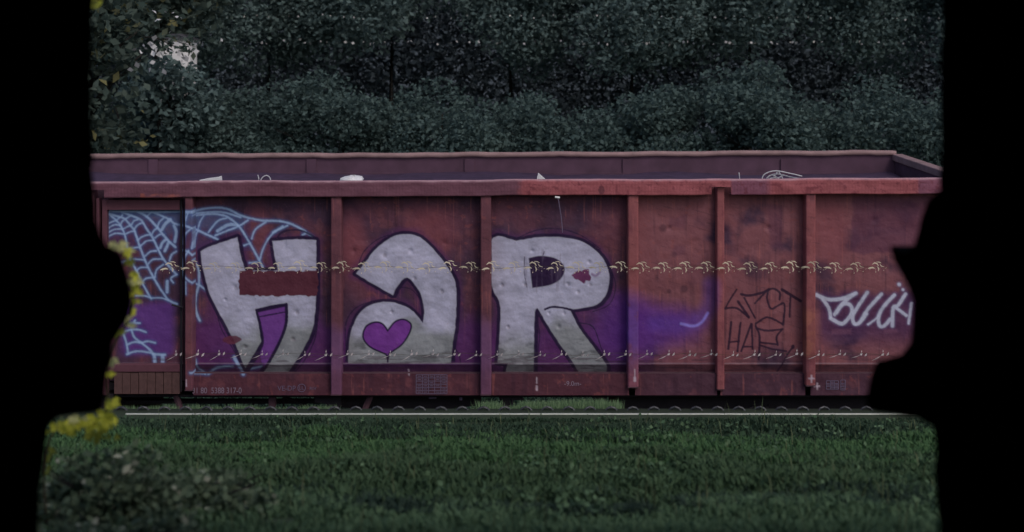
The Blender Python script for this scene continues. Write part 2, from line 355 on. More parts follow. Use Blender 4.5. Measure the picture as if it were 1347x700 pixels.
DENTS = [(309, 378, 5), (296, 394, 3), (322, 456, 4), (390, 411, 5), (385, 446, 4), (505, 335, 7), (545, 366, 4), (515, 410, 4), (581, 383, 4), (660, 375, 4), (690, 374, 4), (747, 374, 4), (776, 374, 4),
         (760, 384, 4), (742, 412, 4), (722, 412, 3), (735, 430, 4), (668, 430, 3), (775, 345, 4), (700, 330, 4), (880, 300, 6), (1010, 300, 6), (1150, 290, 8), (540, 330, 5), (465, 330, 6), (585, 320, 6)]

_rd = random.Random(3); RDENTS = [(_rd.uniform(255, 1200), _rd.uniform(300, 475), _rd.uniform(2.5, 11), _rd.uniform(.6, 1.5), _rd.uniform(-.007, .010)) for _ in range(60)]
RIBS = [(237, 253), (435, 449), (632, 646), (826, 840), (943, 953), (1060, 1073), (1255, 1270)]
def over(col, m, a, c):
    a = np.clip(a, 0, 1)[:, None]; col[m] = col[m] * (1 - a) + np.asarray(c) * a
def strokes(col, x, y, L, c, soft=0.8, extra=0, alpha=1.0):
    for pts, hw in L:
        pl = cr([tuple(p) for p in pts], False, 4) if len(pts) > 2 else np.array(pts, float)
        lo, hi = pl.min(0) - hw - 4, pl.max(0) + hw + 4
        m = np.where((x > lo[0]) & (x < hi[0]) & (y > lo[1]) & (y < hi[1]))[0]
        if len(m) == 0: continue
        d = dseg(x[m], y[m], pl) + (vnoise(x[m] * .4, y[m] * .4, 9) - .5) * .5
        over(col, m, alpha * (1 - sstep(hw - soft + extra, hw + soft + extra, d)), c)

def wagon_paint(x, y, kind='panel'):
    x = np.asarray(x, float); y = np.asarray(y, float); n = len(x)
    allm = np.arange(n)
    f1 = fbm(x / 42, y / 38, 1); f2 = fbm(x / 13, y / 15, 2); f3 = fbm(x / 5, y / 60, 3)
    purple = np.array(A(55, 37, 54)); red = np.array(A(72, 43, 56)); redr = np.array(A(99, 61, 68)); rust = np.array(A(104, 60, 62))
    right = sstep(818, 846, x)
    t = sstep(.40, .66, f1 + .16 * right)
    col = purple[None] * (1 - t[:, None]) + (red[None] * (1 - right[:, None]) + redr[None] * right[:, None]) * t[:, None]
    if kind == 'rib':
        rc = np.array(A(78, 47, 56)); rr = np.array(A(108, 62, 66)); q = sstep(800, 830, x)[:, None]
        col = (rc * (1 - q) + rr * q) * (0.9 + .25 * f2[:, None])
    if kind == 'sill':
        q = sstep(800, 900, x)[:, None]
        col = (np.array(A(64, 36, 46)) * (1 - q) + np.array(A(60, 38, 50)) * q) * (0.85 + .35 * f2[:, None])
    over(col, allm, sstep(.60, .78, f2) * .25, rust); over(col, allm, sstep(.58, .78, f3) * .3, A(46, 29, 42))
    st = sstep(.60, .74, fbm(x / 4.5, y / 120, 17)) * sstep(.42, .6, fbm(x / 30, y / 45, 18)); over(col, allm, st * .45, A(46, 28, 40))
    st = sstep(.66, .76, fbm(x / 2.2, y / 70, 19)) * sstep(.45, .62, fbm(x / 36, y / 30, 20)); over(col, allm, st * .35, A(128, 76, 74))
    sc = sstep(.735, .77, fbm((x + y * .5) / 22, (y - x * .3) / 1.9, 23)); over(col, allm, sc * .35, A(44, 26, 38))
    chip = sstep(.70, .73, fbm(x / 6, y / 6, 25)) * sstep(.5, .6, f1); over(col, allm, chip * .4, A(108, 58, 58))
    if kind == 'panel':
        # red patches, darker repairs
        for cx_, cy_, rx, ry, a in ((565, 305, 40, 40, .7), (465, 320, 20, 45, .6), (480, 360, 30, 40, .4), (800, 300, 30, 40, .3), (340, 305, 18, 40, .45), (1095, 300, 25, 50, .5)):
            over(col, allm, a * (1 - sstep(.4, 1.3, np.hypot((x - cx_) / rx, (y - cy_) / ry) + (f1 - .5) * .6)), A(100, 54, 62))
        for x0, x1, y0, y1, a in ((1012, 1028, 272, 326, .5), (1122, 1240, 258, 332, .7), (880, 900, 285, 300, .4), (885, 900, 322, 334, .4), (905, 935, 345, 375, .25)):
            d = np.maximum(np.maximum(x0 - x, x - x1), np.maximum(y0 - y, y - y1)) + (f2 - .5) * 10
            over(col, allm, a * (1 - sstep(-2, 2.5, d)), A(70, 40, 58))
        for cx_, cy_, rr, a in ((872, 300, 5, .5), (900, 380, 5, .6), (880, 383, 3, .5), (887, 335, 4, .4), (1030, 345, 5, .4)):
            over(col, allm, a * (1 - sstep(.6, 1.4, np.hypot(x - cx_, y - cy_) / rr)), A(48, 28, 40))
        over(col, allm, sstep(1073, 1085, x) * sstep(378, 392, y + (f2 - .5) * 14) * (1 - sstep(430, 470, y)) * .8, A(54, 30, 62))
    # purple spray behind the letters (overspray has its own soft edge)
    pv = np.array(A(72, 42, 100)); pd = np.array(A(66, 31, 78))
    wob = (f1 - .5) * 60
    if kind in ('panel', 'rib'):
        a1 = sstep(388, 402, y + wob * .25) * (1 - sstep(460, 474, y)) * sstep(150, 170, x) * (1 - sstep(222, 236, x))
        over(col, allm, a1 * .95, pv)
        a2 = sstep(402, 440, y + wob) * sstep(250, 262, x) * (1 - sstep(930, 960, x)) * (1 - sstep(470, 500, y) * .5) * (1 - sstep(800, 880, x) * .6)
        a2 = a2 * np.where((x > 860), .25, 1)
        over(col, allm, a2 * (.85 if kind == 'panel' else .75), pd if kind == 'panel' else A(86, 58, 92))
        top = 390 + np.clip(x - 800, 0, 200) * .20; bot = 474 - np.clip(x - 830, 0, 200) * .26
        a3 = sstep(-20, 16, y - top + (f1 - .5) * 26) * (1 - sstep(-30, 16, y - bot + (f2 - .5) * 14)) * sstep(755, 825, x) * (1 - sstep(885, 950, x + (f2 - .5) * 24)) * (.8 + .35 * f2)
        over(col, allm, a3 * .95, A(70, 35, 102) if kind == 'panel' else A(76, 48, 112))
        over(col, allm, .45 * (1 - sstep(2, 18, dseg(x, y, cr([(862, 425), (900, 428), (920, 420), (934, 400), (936, 375)])))), A(72, 48, 122))
        m = np.where((x > 880) & (x < 945) & (y > 395) & (y < 440))[0]
        if len(m): over(col, m, .85 * (1 - sstep(.5, 3.2, dseg(x[m], y[m], cr([(896, 426), (912, 429), (923, 424), (931, 412)])))), A(110, 100, 190))
    if kind == 'panel':
        # dark sprayed shade around the letters
        for P_ in (H_SIL, A_SIL, R_SIL):
            lo, hi = P_.min(0) - 22, P_.max(0) + 22
            m = np.where((x > lo[0]) & (x < hi[0]) & (y > lo[1]) & (y < hi[1]))[0]
            if len(m) == 0: continue
            d = dpoly(x[m], y[m], P_)
            over(col, m, .55 * (1 - sstep(2, 14, d + (f2[m] - .5) * 8)), A(60, 28, 72))
    cor = (x > 140) & (x < 262) & (y > 276) & (y < 340)
    over(col, allm, np.where((x > 140) & (x < 330) & (y > 276) & (y < 330), .5 * sstep(0, 1, f1 * 1.3), 0), A(46, 36, 76))
    over(col, allm, np.where(cor, .5 * (1 - sstep(0, 1, (y - 277) / 24 + (f2 - .5) * .8)), 0), A(66, 88, 122))
    web = A(120, 140, 190)
    m = (x > 200) & (x < 330) & (y < 318)
    over(col, allm, np.where(m, .35 * (1 - sstep(6, 16, dseg(x, y, cr([(215, 300), (260, 290), (310, 292)])))), 0), A(60, 84, 118))
    strokes(col, x, y, WEB, A(58, 80, 128), 2.4, 1.4, .5); strokes(col, x, y, WEB, web, .9, -.15, .82)
    if kind == 'panel':
        ink = np.array(A(25, 15, 42))
        strokes(col, x, y, SHADOWLINES, ink, .6, 0, .85)
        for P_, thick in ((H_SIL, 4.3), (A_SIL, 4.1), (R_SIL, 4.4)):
            lo, hi = P_.min(0) - 10, P_.max(0) + 10
            m = np.where((x > lo[0]) & (x < hi[0]) & (y > lo[1]) & (y < hi[1]))[0]
            if len(m) == 0: continue
            xm, ym = x[m], y[m]
            rag = (vnoise(xm / 5, ym / 5, 4) - .5) * .8
            d = dpoly(xm, ym, P_) + rag; d2 = dpoly(xm - 2.2, ym - 1.0, P_) + rag
            bottom = sstep(474, 479, ym) if P_ is A_SIL else sstep(491, 494, ym)
            over(col, m, .95 * (1 - sstep(thick - .9, thick + .9, np.minimum(d, d2 + 1.2))) * (1 - bottom), ink)
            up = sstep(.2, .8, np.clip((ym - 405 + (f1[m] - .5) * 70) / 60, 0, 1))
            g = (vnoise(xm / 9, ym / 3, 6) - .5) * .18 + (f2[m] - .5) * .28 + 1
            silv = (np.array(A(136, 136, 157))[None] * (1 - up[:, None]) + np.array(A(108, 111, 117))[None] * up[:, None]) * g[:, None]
            low_mottle = sstep(.58, .72, fbm(xm / 22, ym / 9, 8)) * sstep(430, 460, ym)  # silver also darkens in noisy patches towards the bottom
            silv = silv * (1 - .4 * low_mottle[:, None])
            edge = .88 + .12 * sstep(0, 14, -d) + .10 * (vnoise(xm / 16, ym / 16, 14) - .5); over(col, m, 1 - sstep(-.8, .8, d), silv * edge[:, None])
        # H: painted-out bar, purple counter
        bar = np.maximum(np.maximum(314.5 - x, x - 418), np.maximum(356 - y, y - 389)) + (vnoise(x / 4, y / 4, 5) - .5) * 3.2
        m = np.where(bar < 3)[0]; over(col, m, 1 - sstep(-.6, .6, bar[m]), A(68, 33, 45))
        blot = np.hypot((x - 305) / 12, (y - 447) / 5.5) + (f2 - .5) * .8
        over(col, allm, .9 * (1 - sstep(.85, 1.1, blot)), A(72, 32, 48))
        ctr = cr([(339, 411, 1), (375, 403, 1), (375, 423), (369, 443), (357, 467), (347, 485, 1), (342, 466), (347, 450), (343, 425)], True, 4)
        m = np.where((x > 330) & (x < 385) & (y > 398) & (y < 490))[0]
        if len(m): over(col, m, .9 * (1 - sstep(-1.2, .6, dpoly(x[m], y[m], ctr))), A(86, 48, 112))
        strokes(col, x, y, [([(340, 417), (377, 410)], .8), ([(337, 408), (358, 403), (377, 400)], 1.6), ([(377, 400), (377, 423), (371, 443), (359, 468), (343, 493)], 1.8),
                            ([(337, 408), (341, 424), (345, 450)], 1.5), ([(345, 450), (335, 467), (323, 487)], 1.5)], ink, .7)
        # a: heart
        m = np.where((x > 470) & (x < 550) & (y > 412) & (y < 482))[0]
        if len(m):
            d = dpoly(x[m], y[m], HEART); over(col, m, 1 - sstep(1.0, 2.4, d), ink); over(col, m, 1 - sstep(-1.2, .2, d), np.array(A(88, 42, 112)) * (.85 + .3 * f2[m][:, None]))
        strokes(col, x, y, [([(510, 468), (510, 476)], 1.2)], ink, .7)
        # R: counter, bare hole, leg seam
        m = np.where((x > 688) & (x < 750) & (y > 328) & (y < 386))[0]
        if len(m):
            d = dpoly(x[m], y[m], R_CNT); over(col, m, 1 - sstep(-.4, 1.4, d), A(34, 20, 48))
            over(col, m, .35 * sstep(.6, .75, fbm(x[m] / 2.4, y[m] / 40, 3)) * (1 - sstep(6, 14, d)), A(80, 70, 92))
        m = np.where((x > 745) & (x < 785) & (y > 348) & (y < 378))[0]
        if len(m): over(col, m, 1 - sstep(-.8, .8, dpoly(x[m], y[m], R_HOLE) + (vnoise(x[m] / 2, y[m] / 2, 3) - .5) * 1), A(78, 38, 70))
        strokes(col, x, y, [([(717, 407), (726, 404), (740, 405), (752, 408)], 1.4), ([(690, 338), (690, 360), (693, 378)], .4), ([(716, 331), (714, 336)], .4)], ink, .7)
        strokes(col, x, y, [([(779, 361), (784, 363), (789, 358)], 1.6)], A(96, 78, 110), 1.2, 0, .8)
        # dents also darkened in the colour
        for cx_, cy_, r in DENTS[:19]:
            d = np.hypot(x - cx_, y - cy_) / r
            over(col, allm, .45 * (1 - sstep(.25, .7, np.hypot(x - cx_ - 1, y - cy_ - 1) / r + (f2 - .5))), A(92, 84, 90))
    if kind == 'panel':
        over(col, allm, .45 * sstep(479.2, 481, y) * (1 - sstep(489, 491, y)), A(34, 26, 36))  # shade of the flange painted in as a dark strip
        over(col, allm, .30 * (1 - sstep(.5, 1.3, np.abs(y - 478.2))), A(128, 118, 130))  # painted highlight along the flange's top edge
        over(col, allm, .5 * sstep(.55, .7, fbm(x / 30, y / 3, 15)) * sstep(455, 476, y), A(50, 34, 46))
    # black tag, white tag
    strokes(col, x, y, TAGB, A(34, 18, 36), .7, .35, .95)
    if kind == 'panel':
        strokes(col, x, y, TAGW, A(96, 88, 124), 1.8, 1.6, .4); strokes(col, x, y, TAGW, A(146, 150, 168), .9, 0, .9)
        for x0, x1, y0, y1 in ((1094, 1120, 433, 440), (1163, 1180, 433, 438)):
            d = np.maximum(np.maximum(x0 - x, x - x1), np.maximum(y0 - y, y - y1)); over(col, allm, .4 * (1 - sstep(-2, 2, d)), A(100, 64, 84))
        sc = sstep(.76, .84, fbm(x / 3.3, y / 2.2, 12)); over(col, allm, sc * .2, A(110, 86, 96))
    else:
        # orange primer on one post, dark chips, faded purple on the lower part
        if kind == 'rib':
            over(col, allm, .6 * sstep(400, 415, y + wob * .2) * (1 - sstep(465, 475, y)) * ((x > 1055) & (x < 1075)), A(120, 74, 62))
            over(col, allm, .5 * sstep(.55, .7, f2) * (x > 800), A(88, 46, 56))
            over(col, allm, .6 * sstep(472, 476, y) * (1 - sstep(440, 441, x)) * 0, A(60, 40, 56))
    # small stencil marks
    strokes(col, x, y, [([(537, 487), (538, 493)], .9), ([(835, 486), (835, 501)], .7), ([(835, 497), (835, 501)], 1.5), ([(1064, 498), (1071, 498)], .9), ([(1067.5, 494), (1067.5, 503)], .9),
                        ([(245, 500), (245, 508)], .8), ([(706, 497), (706, 504)], .7), ([(706, 508), (706, 513)], 1.2), ([(1071, 508), (1078, 508)], .8), ([(1075, 504), (1075, 512)], .8)], A(150, 138, 152), .8, 0, .8)
    return col

# ------------------------------------------------------------------ the wagon
DR, DB, DP, DS = 14.40, 14.42, 14.56, 14.49      # rim, posts, panels, sill
wagon = empty('freight_wagon', (0.0, 15.85, 0.0), 'red-brown open goods wagon covered in silver and purple graffiti, standing on the track', 'freight wagon')
XR = (1289 - CX) * 14.4 / F; XL = -7.9

def sheet(name, px0, px1, py0, py1, D, kind, step=1.0, disp=0.0, tilt=0.0, parent=wagon, hole=None, label=None):
    nx = max(2, int((px1 - px0) / step) + 1); ny = max(2, int((py1 - py0) / step) + 1)
    gx, gy = np.meshgrid(np.linspace(px0, px1, nx), np.linspace(py0, py1, ny))
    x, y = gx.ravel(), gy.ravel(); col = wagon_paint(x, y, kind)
    d = np.zeros(len(x))
    if disp:
        ed = np.minimum.reduce([x - px0, px1 - x, y - py0, py1 - y]); fall = sstep(0, 25, ed)
        d = (fbm(x / 60, y / 50, 21) - .5) * 2 * disp * fall + (fbm(x / 14, y / 12, 22) - .5) * .006
        for cx_, cy_, r in DENTS: d += .012 * np.exp(-((x - cx_) ** 2 + (y - cy_) ** 2) / (r * r * .35))
        for cx_, cy_, r, q, am in RDENTS: d += am * np.exp(-(((x - cx_) * q) ** 2 + ((y - cy_) / q + (x - cx_) * .3) ** 2) / (r * r))
    d = d + tilt * (y - py0) / (py1 - py0)
    X = (x - CX) * D / F; Z = H - (y - CY) * D / F
    V = np.stack([X, D + d, Z], 1); idx = np.arange(nx * ny).reshape(ny, nx)
    Fq = np.stack([idx[:-1, :-1].ravel(), idx[1:, :-1].ravel(), idx[1:, 1:].ravel(), idx[:-1, 1:].ravel()], 1)
    if hole is not None: Fq = Fq[~hole(x[Fq].mean(1), y[Fq].mean(1))]
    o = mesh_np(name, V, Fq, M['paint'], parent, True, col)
    if label: o['label'] = label
    return o

# bays between the posts
edges = [(253, 435, 'side panel with the big silver letter H and web strands'), (449, 632, 'side panel with the silver letter a and purple heart'), (646, 826, 'side panel with the silver letter R'),
         (840, 943, 'bare red side panel with purple spray cloud'), (953, 1060, 'red side panel with thin black tag'), (1073, 1255, 'side panel with dripping white tag'), (1270, 1289, None)]
for a, b, l in edges:
    k = DP / 14.42
    x0 = CX + (a - CX) / k - 3; x1 = CX + (b - CX) / k + 3
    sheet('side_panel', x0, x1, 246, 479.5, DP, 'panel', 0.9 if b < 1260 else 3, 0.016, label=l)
    # lower flange of the sheet standing a little proud, then the sill of the bay
    sheet('panel_flange', x0, x1, 479.5, 497, DP - .022, 'panel', 1.0 if b < 1260 else 3, 0.0, tilt=.06)
    sheet('sill', x0, x1, 491.5, 520, DS, 'sill', 1.2, 0.003)
    MB().box((x0 - CX) * DS / F, (x1 - CX) * DS / F, DS + .004, DP + .05, H - (491.5 - CY) * DS / F - .004, H - (491.5 - CY) * DS / F - .001).build('sill_ledge', M['brown_steel'], wagon)
# panel behind the far left (mostly outside the frame)
MB().box(XL, (100 - CX) * 14.56 / F, 14.50, 14.58, 1.02, 3.25).build('side_panel', M['brown_steel'], wagon)

# posts (ribs): hat section, front and both flanks
def rib(a, b, y0, y1, Df=DB, kind='rib'):
    ny = int((y1 - y0) / 1.2); yy = np.linspace(y0, y1, ny)
    xa, xb = (a - CX) * Df / F, (b - CX) * Df / F
    prof = [(xa - .004, DP + .01), (xa, Df + .012), (xa + .008, Df)] + [(xa + .008 + (xb - xa - .016) * t, Df) for t in np.linspace(0, 1, 10)[1:-1]] + [(xb - .008, Df), (xb, Df + .012), (xb + .004, DP + .01)]
    V = []; C = []
    for y in yy:
        for i, (X, D) in enumerate(prof):
            V.append((X, D + .003 * math.sin(y * .07 + a), H - (y - CY) * Df / F)); C.append((CX + X * F / Df, y))
    n = len(prof); C = np.array(C); idx = np.arange(ny * n).reshape(ny, n)
    Fq = np.stack([idx[:-1, :-1].ravel(), idx[1:, :-1].ravel(), idx[1:, 1:].ravel(), idx[:-1, 1:].ravel()], 1)
    cap = [tuple(idx[-1])]
    o = mesh_np('post', V, Fq, M['paint'], wagon, False, wagon_paint(C[:, 0], C[:, 1], kind))
    MB().prism([(xa, H - (y1 - CY) * Df / F - .012), (xb, H - (y1 - CY) * Df / F - .012), (xb, H - (y1 - CY) * Df / F - .001), (xa, H - (y1 - CY) * Df / F - .001)], Df + .002, DP + .02).build('post_foot', M['brown_steel'], o)
    return o
for (a, b), yb in zip(RIBS, (513, 519, 519, 509, 512, 507, 515)):
    top = 246 if a == 943 else 255
    rib(a if a != 237 else 243, b, top, yb, DB if a != 943 else 14.45)
MB().box((1276 - CX) * 14.4 / F, XR, 14.41, 14.6, 1.0, 3.27).build('corner_post', M['brown_steel'], wagon)

# top rail: front face, notched around the narrow post and the door, with a rolled top
def rim_paint(x, y):
    n = len(x); q = sstep(678, 690, x + (vnoise(x / 4, y / 4, 2) - .5) * 6)[:, None]
    col = np.array(A(82, 52, 64)) * (1 - q) + np.array(A(118, 64, 70)) * q
    f = fbm(x / 18, y / 7, 5); f2 = fbm(x / 5, y / 5, 6); allm = np.arange(n)
    col = col * (.8 + .4 * f[:, None])
    over(col, allm, .6 * ((x > 185) & (x < 237) & (y > 250)) * sstep(.4, .6, f), A(128, 70, 58))
    over(col, allm, .7 * sstep(960, 964, x) * (1 - sstep(1005, 1018, x)), A(86, 56, 76)); over(col, allm, .7 * sstep(1206, 1210, x), A(86, 56, 76))
    over(col, allm, .6 * (np.hypot((x - 791) / 4, (y - 251) / 6) < 1), A(48, 26, 38))
    g = np.maximum(np.cos(x * 2 * np.pi / 4.2), np.cos(y * 2 * np.pi / 4.2)); col = col * (1 - .16 * sstep(.5, 1, g))[:, None]     # fine net pressed over the rail
    over(col, allm, .55 * sstep(.64, .70, f2) * sstep(684, 700, x), A(80, 36, 46))
    crack = np.abs(fbm(x / 26, y / 16, 9, 3) - .5); over(col, allm, .6 * (1 - sstep(.004, .016, crack)) * sstep(684, 700, x), A(72, 30, 42))
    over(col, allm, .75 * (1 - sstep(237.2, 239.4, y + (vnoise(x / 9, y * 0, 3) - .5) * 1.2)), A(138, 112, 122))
    return col
x = np.linspace(60, 1289, 1150); yk = np.linspace(0, 20.5, 17)
gx, gy = np.meshgrid(x, yk); wob = (fbm(gx / 90, gx * 0, 31) - .5) * 3.0 + 238.0 - (gx - 640) * .0048 - 1.0
Y = wob + gy; P = rim_paint(gx.ravel(), 237 + gy.ravel())
bul = np.where(gy < 1.5, .012, 0) + (fbm(gx / 30, gy / 12, 33) - .5) * .012
V = np.stack([((gx - CX) * DR / F).ravel(), (DR + bul).ravel(), (H - (Y - CY) * DR / F).ravel()], 1)
n0 = len(V); nx = len(x)
top = np.stack([(x - CX) * DR / F, np.full(nx, DR + .07), H - (wob[0] - CY) * DR / F], 1); bot = np.stack([(x - CX) * DR / F, np.full(nx, DP), H - (Y[-1] - CY) * DR / F], 1)
V = np.vstack([V, top, bot]); P = np.vstack([P, np.tile(A(92, 66, 76), (nx, 1)), P[(len(yk) - 1) * nx:len(yk) * nx]])
idx = np.arange(n0).reshape(len(yk), nx)
ext = np.vstack([n0 + np.arange(nx), idx, n0 + nx + np.arange(nx)])
Fq = np.stack([ext[:-1, :-1].ravel(), ext[1:, :-1].ravel(), ext[1:, 1:].ravel(), ext[:-1, 1:].ravel()], 1)
fx = np.append(gx.ravel(), np.r_[x, x])[Fq].mean(1); fy = np.append((237 + gy).ravel(), np.r_[np.full(nx, 236), np.full(nx, 262)])[Fq].mean(1)
hole = (fy > 247.5) & (((fx > 936) & (fx < 962)) | (fx < 137))
mesh_np('top_rail', V, Fq[~hole], M['paint'], wagon, True, P)
MB().box(XL, (60 - CX) * DR / F, DR, DR + .2, 3.12, 3.28).build('top_rail', M['brown_steel'], wagon)

# inner face of the near side, far side, ends, floor
MB().box(XL, XR - .03, 14.60, 14.66, 1.12, 3.24).build('inner_side_wall', M['inner'], wagon)
DF = 17.3
V = []; seg = np.linspace(XL, 4.86, 160)
for X in seg:
    p = CX + X * F / DF; yt = 203.2 - (p - 130) * .0046 + (vnoise(p / 30, 0, 41) - .5) * 1.8
    zt = H - (yt - CY) * DF / F; dz = .045 + .01 * vnoise(p / 12, 3, 42)
    V += [(X, DF + .14, zt - .004), (X, DF, zt), (X, DF - .004, zt - dz), (X, DF + .03, zt - dz - .012), (X, DF + .03 + .01 * vnoise(p / 20, 5, 43), 1.1)]
V = np.array(V); n = len(seg); idx = np.arange(n * 5).reshape(n, 5)
Fq = np.stack([idx[:-1, :-1], idx[:-1, 1:], idx[1:, 1:], idx[1:, :-1]], -1)
mesh_np('far_top_rail', V, Fq[:, :3].reshape(-1, 4), M['rimtop'], wagon); mesh_np('far_side_wall', V, Fq[:, 3:].reshape(-1, 4), M['inner'], wagon)
MB().box(XL, 4.9, DF + .035, DF + .1, 1.1, 3.2).build('far_side_wall', M['brown_steel'], wagon)
MB().box(XL, 4.84, DF + .012, DF + .029, 3.02, 3.05).build('wall_stringer', M['inner'], wagon)
for Xp in (-6.6, -4.6, -2.6, -.6, 1.4, 3.4): MB().box(Xp, Xp + .12, DF + .008, DF + .028, 1.2, 3.22).build('inner_post', M['inner'], wagon)
MB().prism([(XR - .08, 1.0), (XR, 1.0), (XR, 3.20), (XR - .08, 3.20)], 14.6, DF).build('end_wall', M['inner'], wagon)
MB().prism([(XR - .11, 3.20), (XR + .03, 3.20), (XR + .03, 3.285), (XR - .11, 3.285)], 14.61, DF + .05).build('end_rail', M['rimtop'], wagon, bevel=.012)
MB().box(XL, XL + .08, 14.6, DF, 1.0, 3.2).build('end_wall', M['inner'], wagon)
MB().box(XL, XR, 14.6, DF, 1.02, 1.10).build('floor', M['dark_steel'], wagon)
MB().box(XL + .2, XR - .2, 15.55, 16.15, .72, 1.0).build('centre_beam', M['dark_steel'], wagon)

# door bay on the left
door = sheet('door', 141, 241, 246, 480, DP, 'panel', 0.9, 0.012, label='door sheet at the left end, painted with the pale web and violet spray')
fr = M['brown_steel']
def fbox(x0, x1, y0, y1, Da, Db, name, parent=wagon, mat=None, bevel=.006):
    return MB().box((x0 - CX) * Da / F, (x1 - CX) * Da / F, Da, Db, H - (y1 - CY) * Da / F, H - (y0 - CY) * Da / F).build(name, mat or fr, parent, bevel=bevel)
M['frame'] = mat_plain('purple_brown_frame', A(72, 44, 54), 0.7, 0.3, 12)
fbox(138, 236.5, 263, 276.5, 14.50, DP + .02, 'door_frame', door, M['frame'])
fbox(134, 140.5, 263, 520, 14.49, DP + .02, 'door_frame', door, M['frame'])
fbox(126, 130, 261, 520, 14.47, DP + .02, 'door_post', wagon, M['frame'])
fbox(110, 124, 250, 520, 14.45, DP + .02, 'door_post', wagon, M['frame'])
fbox(141, 236.5, 479.5, 489.5, 14.50, DP + .02, 'door_frame', door, M['frame'])
for i in range(8):       # wooden boards of the lower flap
    a = 150 + i * 10.9; fbox(a, a + 10.3, 490.2, 518.5, 14.505 + .004 * (i % 3), DP + .03, 'board', door, M['board'] if 'board' in M else M.setdefault('board', mat_plain('weathered_board', A(66, 48, 48), .9, .35, 25, .6)), .003)
MB().tube([W(238.5, 262, 14.5), W(238.5, 515, 14.5)], .012, 8).build('lock_rod', M['dark_steel'], wagon)
MB().tube([W(226, 401, 14.48), W(238, 404, 14.48), W(241, 405, 14.46)], .010, 6).build('latch', M['dark_steel'], wagon)

# lettering
def text(body, px, py, hpx, D, parent, mat, sx=1.0):
    c = bpy.data.curves.new('lettering', 'FONT'); c.body = body; c.size = 1; c.extrude = 0
    o = bpy.data.objects.new('lettering', c); COL.objects.link(o); bpy.context.view_layer.update()
    me = bpy.data.meshes.new_from_object(o.evaluated_get(bpy.context.evaluated_depsgraph_get())); bpy.data.objects.remove(o)
    s = hpx * D / F / 0.69; L = rootloc(parent); P = W(px, py, D)
    for v in me.vertices:
        X, Z = v.co.x * s * sx, v.co.y * s; v.co = Vector((P[0] + X, P[1], P[2] + Z)) - L
    me.materials.clear(); me.materials.append(mat); me.name = 'lettering'
    return tag(link('lettering', me, parent), kind='stuff')
DT = DS - .008
text('31 80  5388 317-0', 252.5, 517.5, 7.6, DT, wagon, M['mark'], .80)
text('VE-DP', 365, 514, 6.5, DT, wagon, M['plate'], .95); text('LL', 393.3, 512.6, 4.6, DT, wagon, M['plate'])
text('RIV', 407, 513, 4, DT, wagon, M['plate'], 1.1); text('-9.0m-', 742, 507.5, 6, DT, wagon, M['mark'], 1.0)
ring = MB(); cxr, _, czr = W(396.8, 510.4, DT)
for k in range(20):
    a, b = 2 * math.pi * k / 20, 2 * math.pi * (k + 1) / 20; r0, r1 = .037, .044; n = len(ring.v)
    ring.v += [(cxr + r * math.cos(t), DT, czr + r * math.sin(t)) for r, t in ((r0, a), (r1, a), (r1, b), (r0, b))]; ring.f.append((n, n + 1, n + 2, n + 3))
tag(ring.build('lettering', M['plate'], wagon), kind='stuff')
def stencil_grid(x0, x1, y0, y1, cols, rows, fillp):
    g = MB(); D = DT; lw = .0038
    def line(ax, ay, bx, by):
        X0, _, Z0 = W(ax, ay, D); X1, _, Z1 = W(bx, by, D)
        if abs(X1 - X0) > abs(Z1 - Z0): q = [(X0, D, Z0 - lw), (X1, D, Z0 - lw), (X1, D, Z0 + lw), (X0, D, Z0 + lw)]
        else: q = [(X0 - lw, D, Z1), (X0 + lw, D, Z1), (X0 + lw, D, Z0), (X0 - lw, D, Z0)]
        n = len(g.v); g.v.extend(q); g.f.append((n, n + 1, n + 2, n + 3))
    for i in range(cols + 1): line(x0 + (x1 - x0) * i / cols, y0, x0 + (x1 - x0) * i / cols, y1)
    for j in range(rows + 1): line(x0, y0 + (y1 - y0) * j / rows, x1, y0 + (y1 - y0) * j / rows)
    for i in range(cols):
        for j in range(rows):
            if random.random() < fillp:
                cx_, cy_ = x0 + (x1 - x0) * (i + .5) / cols, y0 + (y1 - y0) * (j + .5) / rows
                D = DT - .0015; line(cx_ - 2.2, cy_, cx_ + 2.2, cy_ + .01); D = DT
    return tag(g.build('load_table', M['plate'], wagon), kind='stuff')
stencil_grid(547.5, 588, 493, 518, 5, 6, .6); stencil_grid(1087, 1103, 501, 512, 3, 3, .5); stencil_grid(1106, 1112, 500, 513, 1, 3, .5)

# underframe pieces below the sill
def strip(name, pts, D, w_, dep=.06, mat=None):
    P = [Vector(W(a, b, D)) for a, b in pts]; return MB().tube(P, w_, 6).build(name, mat or M['dark_steel'], wagon)
DU = 14.85
fbox(128, 150, 519, 560, 14.55, 14.7, 'step_bracket', wagon, M['dark_steel'])
fbox(150, 430, 526.5, 531.5, DU, DU + .08, 'brake_beam', wagon, M['dark_steel'])
fbox(140, 1289, 519.5, 522.6, 14.60, 14.8, 'sill_flange', wagon, M['dark_steel'])
for xx in (258, 297, 332): strip('hanger', [(xx, 519), (xx + 1, 532), (xx - 1, 552)], DU - .03, .010)
strip('strut', [(231, 519), (240, 545), (244, 556)], 14.62, .035, mat=M['brown_steel']); fbox(353, 362, 519, 556, 14.62, 14.7, 'step_iron', wagon, M['brown_steel'])
strip('strut', [(488, 520), (477, 545), (472, 556)], 14.62, .036, mat=M['brown_steel'])
strip('hanger', [(373, 519), (373, 556)], DU - .03, .012); strip('strut', [(374, 522), (392, 529), (412, 538)], DU - .04, .016)
strip('cable', [(262, 538), (267, 535), (275, 538), (284, 542), (287, 536), (279, 536)], 14.7, .010, mat=M['cable'])
strip('cable', [(300, 534), (315, 541), (330, 540), (336, 528)], 14.72, .007, mat=M['cable'])
